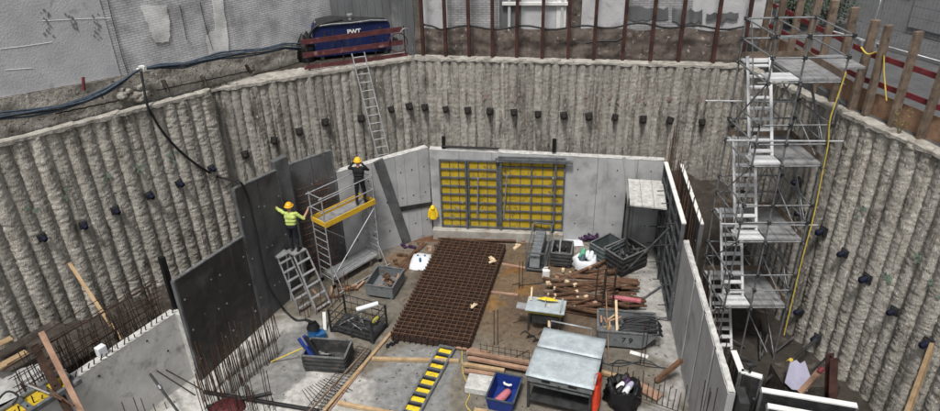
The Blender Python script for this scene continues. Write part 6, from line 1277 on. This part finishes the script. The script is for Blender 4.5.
for k in range(6): mb = MB(); c = ya+yd*(yl*(k+.1)/5.3); mb.bar(c+yn*.05, c+yn*.57, .12, .1, up=(0, 0, 1)); mb.build('crossbar', MT['frame_grey'], T, world=True)
for k in range(5): mb = MB(); c = ya+yd*(yl*(k+.62)/5.3); mb.box((0, 0, 0), (yl/5.3-.14, .5, .03), Matrix.Translation(c+yn*.31-V(0, 0, .03)) @ face_rot(V(yd.x, yd.y))); mb.build('facing', MT['form_yellow'], T, world=True)
for k in range(3): mb = MB(); mb.tube(P(15+k*16, 380+k*4, 2.5), P(50+k*12, 394+k*6, 2.55), .025, 6); single(mb, 'wedge_rod', MT['rust' if k else 'alu'], 'loose tie rod lying on the yellow faced edge formwork', 'rod', 'tie rods on the edge formwork')
mb = MB(); mb.path(smooth([P(-8, 408, 2.5), P(6, 392, 2.6), P(18, 396, 2.6), P(12, 405, 2.5)]), .025, 6); single(mb, 'black_cable', MT['hose'], 'black cable curled on the pale tarp', 'cable')
# ------------------------------------------------------------------ blue vacuum machine
c = P(315, 338); T = thing('wet_vacuum', 'blue and black wet vacuum beside the wire sided pallet', 'vacuum', c, .3)
mb = MB(); mb.tube((0, 0, .1), (0, 0, .42), .2, 16, .19); mb.build('tank', MT['machine_blue'], T); mb = MB(); mb.tube((0, 0, .42), (0, 0, .55), .21, 16, .14); mb.build('motor_head', MT['black'], T)
mb = MB(); mb.path([V(-.14, 0, .53), V(-.1, 0, .64), V(.1, 0, .64), V(.14, 0, .53)], .02, 6); mb.build('handle', MT['black'], T)
for k in range(4): a = k*math.pi/2+.4; mb = MB(); mb.tube((.18*math.cos(a), .18*math.sin(a), 0), (.16*math.cos(a), .16*math.sin(a), .12), .045, 8); mb.build('castor', MT['black'], T)
c = P(321, 339); mb = MB(); mb.box((0, 0, .14), (.3, .25, .28), Matrix.Translation(c) @ Matrix.Rotation(.5, 4, 'Z')); single(mb, 'tool_case', MT['machine_blue'], 'small blue tool case beside the wet vacuum', 'tool case', bevel=.02)
mb = MB(); mb.bar(P(325, 330, .02), P(324, 312, .55), .1, .03); single(mb, 'white_board', MT['white'], 'narrow white board standing behind the wet vacuum', 'board')
# rusty starter bars left of the wire pallet
T = thing('starter_bars', 'rusty starter bars standing between scaffold and wire sided pallet', 'rebar', P(330, 320))
for k in range(14):
    c = P(302+k*3.6+rng.uniform(-2, 2), 318-k*1.6+rng.uniform(-3, 6)); mb = MB(); mb.tube(c, c+V(rng.uniform(-.04, .04), 0, rng.uniform(.5, 1.1)), .013, 5); mb.build('bar', MT['rust'], T, world=True)
for k in range(9):
    c = P(318+k*6+rng.uniform(-3, 3), 298-k*1.6+rng.uniform(-3, 3), .05); a = rng.uniform(0, 3); mb = MB(); mb.bar(c, c+V(math.cos(a)*.5, math.sin(a)*.5, .03), .08, .05); single(mb, 'wood_scrap', MT['rust' if k % 2 else 'wood_pink'], 'rusty brown scrap lying between the scaffold and open steel box', 'scrap', 'scraps by the open steel box')
# ------------------------------------------------------------------ props and bars along right wall
for a, b, lab in (((623, 274), (669, 228), 'grey push prop bracing the corner formwork beside the black crate'), ((624, 312), (661, 286), 'grey push prop bracing the formwork above the skip'), ((648, 318), (668, 318), 'short push prop bracing the foot of the right formwork')):
    p = P(*a, .02); q = PW(*b, FA-fn*.13, FB-fn*.13); T = thing('push_prop', lab, 'prop', p); mb = MB(); mb.tube(p, q, .03, 8); mb.build('tube', MT['frame_grey'], T, world=True)
    mb = MB(); mb.box((0, 0, .01), (.2, .14, .02), Matrix.Translation(p)); mb.build('base_plate', MT['steel_dark'], T, world=True); m_ = p.lerp(q, .5); mb = MB(); mb.tube(m_, m_+(q-p)*.06, .045, 8); mb.build('collar', MT['zinc'], T, world=True)
for k in range(14):
    t = (k+.5)/14; c = FA.lerp(FB, t)-fn*(.13+.02*(k % 3)); z = .4+.9*(k % 4)+rng.uniform(-.1, .1); mb = MB(); mb.tube(xyz(c, z), xyz(c-fn*.28, z-.02), .018, 6); single(mb, 'tie_rod', MT['steel_dark'], 'short tie rod sticking out of the dark right formwork', 'tie rod', 'tie rods of the right formwork')
T = thing('mesh_mat', 'rebar mesh standing beside the black rubbish bag and pink plank', 'rebar mesh', P(640, 385))
for k in range(15):
    u = 610+k*5.2; c = P(u, 382+.35*(u-610)+6, .0); mb = MB(); mb.tube(c, c+V(rng.uniform(-.03, .03), .02, rng.uniform(.6, 1.0)), .012, 5); mb.build('bar', MT['rebar'], T, world=True)
for z in (.2, .45): mb = MB(); mb.tube(P(606, 386, z), P(688, 415, z), .011, 5); mb.build('bar', MT['rebar'], T, world=True)
timber((601, 372), (632, 381), .12, .1, 'wood', 'wide pale timber behind the black rubbish bag', .03)
timber((625, 378), (660, 398), .3, .06, 'wood_pink', 'wide pinkish plank beside the black rubbish bag', .05)
mb = MB(); mb.bar(P(630, 352, .02), P(648, 357, .02), .14, .02); single(mb, 'white_lath', MT['white'], 'white strip lying on the floor in front of the skip', 'strip')
for k in range(3):
    mb = MB(); mb.path(smooth([P(600+k*6, 362+k*2, .03), P(620, 366-k*3, .05), P(645, 360+k*3, .03), P(660+k*3, 368, .03)]), .012, 5); single(mb, 'thin_hose', MT['hose' if k else 'cable_blue'], 'thin hose snaking on the floor in front of the skip', 'hose', 'thin hoses in front of the skip')
for k in range(6):
    c = P(520+k*6, 335+(k % 3)*4); mb = MB(); mb.path(smooth([c, c+V(.15, .1, .08), c+V(.3, -.05, .05), c+V(.2, -.2, .1), c+V(.45, -.1, .04)]), .018, 5); single(mb, 'cable_tangle', MT['hose'], 'dark cable tangled on the floor under the table saw', 'cable', 'cables under the table saw')
mb = MB(); mb.path(smooth([P(462, 350, .02), P(463, 372, .02), P(470, 392, .02), P(466, 405, .02), P(474, 414, .02)]), .014, 5); single(mb, 'thin_cable', MT['yellow_hose'], 'thin pale cable running along the floor by the pinkish timbers', 'cable')
mb = MB(); mb.box((0, 0, .12), (.75, .6, .24), Matrix.Translation(P(480, 388)) @ Matrix.Rotation(-.25, 4, 'Z')); single(mb, 'cement_block', MT['conc_white'], 'pale concrete block beside the blue crate', 'block', bevel=.03)
mb = MB(); mb.bar(P(474, 411, .05), P(487, 413, .05), .16, .1); single(mb, 'short_timber', MT['wood'], 'short pale timber in front of the concrete block', 'timber')
for k in range(3): c = P(388+k*4, 347-k*2, .0); mb = MB(); mb.box((0, 0, .03), (.1, .14, .06), Matrix.Translation(c) @ Matrix.Rotation(k*.9, 4, 'Z')); single(mb, 'clamp_piece', MT['black'], 'small black clamp lying on the floor by the mats', 'clamp', 'black clamps near the mats', kind='thing')
# small wood and rust scraps round the mats
for u, v, m_ in ((404, 246, 'purple'), (412, 247, 'purple'), (437, 247, 'rust'), (430, 249, 'wood_pink'), (443, 249, 'wood_end'), (517, 247, 'wood_end'), (523, 243, 'wood_pink'), (396, 262, 'rust'), (402, 255, 'rust'), (420, 244, 'timber_brown')):
    c = P(u, v, .04); a = rng.uniform(0, 3); mb = MB(); mb.box((0, 0, 0), (rng.uniform(.15, .4), .12, .07), Matrix.Translation(c) @ Matrix.Rotation(a, 4, 'Z')); mb.box((.05, .02, .05), (.12, .09, .06), Matrix.Translation(c) @ Matrix.Rotation(a+.5, 4, 'Z')); single(mb, 'floor_scrap', MT[m_], 'small scrap lying on the muddy floor at the far end of the mats', 'scrap', 'scraps at the far end of the mats')
for a, b in (((398, 268), (425, 243)), ((402, 272), (418, 252))): timber(a, b, .2, .04, 'timber_brown', 'brown board lying between the leaning plank and the white sack', group='boards by the white sack')
# ------------------------------------------------------------------ bottom right: panels with white tops, lilac board, rusty post
def topped(u0, v0, u1, v1, z, t, lab):
    p, q = P(u0, v0, z), P(u1, v1, z); return panel_thing(lab, V(p.x, p.y), V(q.x, q.y), 0, z-.05, z-.05, t, 'steel_dark', 1, 'white')
topped(731, 350, 739, 371, 3.0, .12, 'short dark panel with white top beside the panel wall end')
topped(741, 372, 762, 378, 3.0, .12, 'narrow dark panel with white top and clamp')
topped(762, 391, 858, 407, 3.0, .12, 'long dark panel with white top below the rusty post')
topped(768, 407, 880, 428, 3.0, .12, 'long dark panel with white top parallel to its white topped neighbour')
c = P(750, 372, 3.05); T = thing('formwork_clamp', 'dark steel clamp on top of the narrow white topped panel', 'clamp', c); mb = MB(); mb.tube(c, c+V(0, 0, .22), .03, 7); mb.build('screw', MT['steel_dark'], T, world=True); mb = MB(); mb.box((0, 0, 0), (.2, .08, .06), Matrix.Translation(c+V(0, 0, .2))); mb.build('handle', MT['steel_dark'], T, world=True)
for k in range(18):
    c = P(706+k*3.2+rng.uniform(-2, 2), 392+rng.uniform(-14, 12), 2.6); mb = MB(); mb.tube(V(c.x, c.y, 0), c+V(rng.uniform(-.1, .1), rng.uniform(-.1, .1), rng.uniform(0, .5)), .012, 5); single(mb, 'starter_bar', MT['rebar'], 'thin rebar standing behind the end of the panel wall', 'rebar', 'rebar behind the panel wall end')
pts = [(783, 383), (790, 362), (797, 359), (801, 363), (806, 360), (812, 381), (806, 392), (790, 390)]
mb = MB(); zc = 1.5; c = P(797, 376, zc); mb.plate([c+AX*((u-797)*.0235)+V(0, .55, .83)*(-(v-376)*.0235) for u, v in pts][::-1], .03); single(mb, 'lilac_board', MT['lilac'], 'lilac plastic board standing in the right trench', 'board')
mb = MB(); mb.box((0, 0, 0), (1.4, .9, 1.2), Matrix.Translation(P(800, 392, .6))); single(mb, 'earth_step', MT['soil'], 'earth step in the trench', 'earth', kind='structure')
mb = MB(); mb.bar(P(800, 393, 2.4), P(820, 371, 2.9), .12, .07); T = thing('orange_plank', 'orange plank with red tip leaning behind the white topped panel', 'plank', P(800, 393, 2.4)); mb.build('shaft', MT['wood_pink'], T, world=True)
mb = MB(); mb.tube(P(819, 372, 2.92), P(823, 368, 3.0), .06, 8); mb.build('tip', MT['red_paint'], T, world=True)
mb = MB(); Mx, Lx = along(P(829, 428, 2.0), P(832, 356, 3.9), (0, -1, .3)); hm = MB(); hbeam(hm, .17, .16, .02, .022, 0, Lx); mb.add([Mx @ V(*v) for v in hm.v], hm.f); single(mb, 'rusty_post', MT['beam_rust'], 'rusty red steel beam post rising from the white topped panels', 'steel post')
mb = MB(); mb.tube(P(812, 371, 3.0), P(827, 357, 3.8), .02, 6); single(mb, 'thin_rod', MT['zinc'], 'thin rod leaning on the rusty red post', 'rod')
mb = MB(); mb.bar(P(905, 420, 3.3), PW(932, 346, R1A-NR*.28, R1B-NR*.28), .17, .09, up=(0, -1, .3)); single(mb, 'wood_plank', MT['wood'], 'long wooden plank leaning against the pale right pile wall', 'plank', bevel=.01)
pq = PW(816, 340, R1A-NR*.3, R1B-NR*.3); pp = P(764, 382, 1.0); T = thing('long_prop', 'long dark push prop braced to the foot of the right pile wall', 'prop', pp); mb = MB(); mb.tube(pp, pq, .045, 8); mb.build('tube', MT['steel_dark'], T, world=True); m_ = pp.lerp(pq, .45); mb = MB(); mb.tube(m_, m_+(pq-pp)*.05, .065, 8); mb.build('collar', MT['yellow_hose'], T, world=True)
for k in range(8):
    c = P(745+rng.uniform(0, 45), 330+rng.uniform(0, 40), .1); a = rng.uniform(0, 3); mb = MB(); mb.tube(c, c+V(math.cos(a)*1.0, math.sin(a)*1.0, rng.uniform(0, .5)), .03, 6); single(mb, 'scrap_tube', MT['steel_dark' if k % 2 else 'crate_grey'], 'dark scaffold tube lying in the trench below the tower', 'tube', 'tubes in the trench')

rr = random.Random(77)
for k in range(46):
    u, v = rr.uniform(508, 655), rr.uniform(284, 362)
    if 516 < u < 610 and v > 318 or 590 < u < 660 and v > 300 and v < 352: continue
    c = P(u, v, .03); a = rr.gauss(-.1, .8); L_ = rr.uniform(.25, 1.0); mb = MB(); e_ = c+V(math.cos(a)*L_, math.sin(a)*L_, .01)
    if e_.x > 5.6: continue
    if k % 3: mb.bar(c, e_, rr.uniform(.04, .1), rr.uniform(.02, .05), up=(0, 0, 1))
    else: mb.tube(c, e_, .016, 6)
    single(mb, 'site_offcut', MT[('rust', 'timber_brown', 'wood_pink', 'wood_old', 'steel_dark')[k % 5]], 'loose offcut lying on the muddy floor around the saw and skip', 'offcut', 'offcuts round the saw and skip')
# ------------------------------------------------------------------ fine debris on the pit floor
for nm, m_, cnt, sd in (('wood_chips', 'wood_old', 260, 1), ('rust_flakes', 'rust', 900, 2), ('gravel', 'gravel', 700, 3), ('mud_crumbs', 'soil', 350, 4)):
    rr = random.Random(sd); mb = MB()
    for k in range(cnt):
        y = rr.uniform(12.3, 21.8); xl = -7.6+(y-14.6)*.42 if y < 19 else -5.6+(y-19)*.95; xr = 5.4+(y-12.5)*.13
        x = rr.uniform(xl+.2, xr-.15) if rr.random() < .5 else min(max(rr.gauss(2.2, 1.9), xl+.2), xr-.1); r = rr.uniform(.008, .025) if nm != 'wood_chips' else rr.uniform(.01, .03); a = rr.uniform(0, 6.3)
        Rm = Matrix.Translation((x, y, .012)) @ Matrix.Rotation(a, 4, 'Z') @ Matrix.Rotation(rr.uniform(-.3, .3), 4, 'X')
        s1_ = r*(3 if nm == 'wood_chips' else rr.uniform(.8, 1.6)); mb.add([Rm @ V(-s1_, -r*.6, 0), Rm @ V(s1_, -r*.7, 0), Rm @ V(s1_*.8, r*.6, 0), Rm @ V(-s1_*.7, r*.8, 0), Rm @ V(0, 0, r*.9)], [(0, 1, 4), (1, 2, 4), (2, 3, 4), (3, 0, 4)])
    mb.build(nm, MT[m_], kind='stuff')
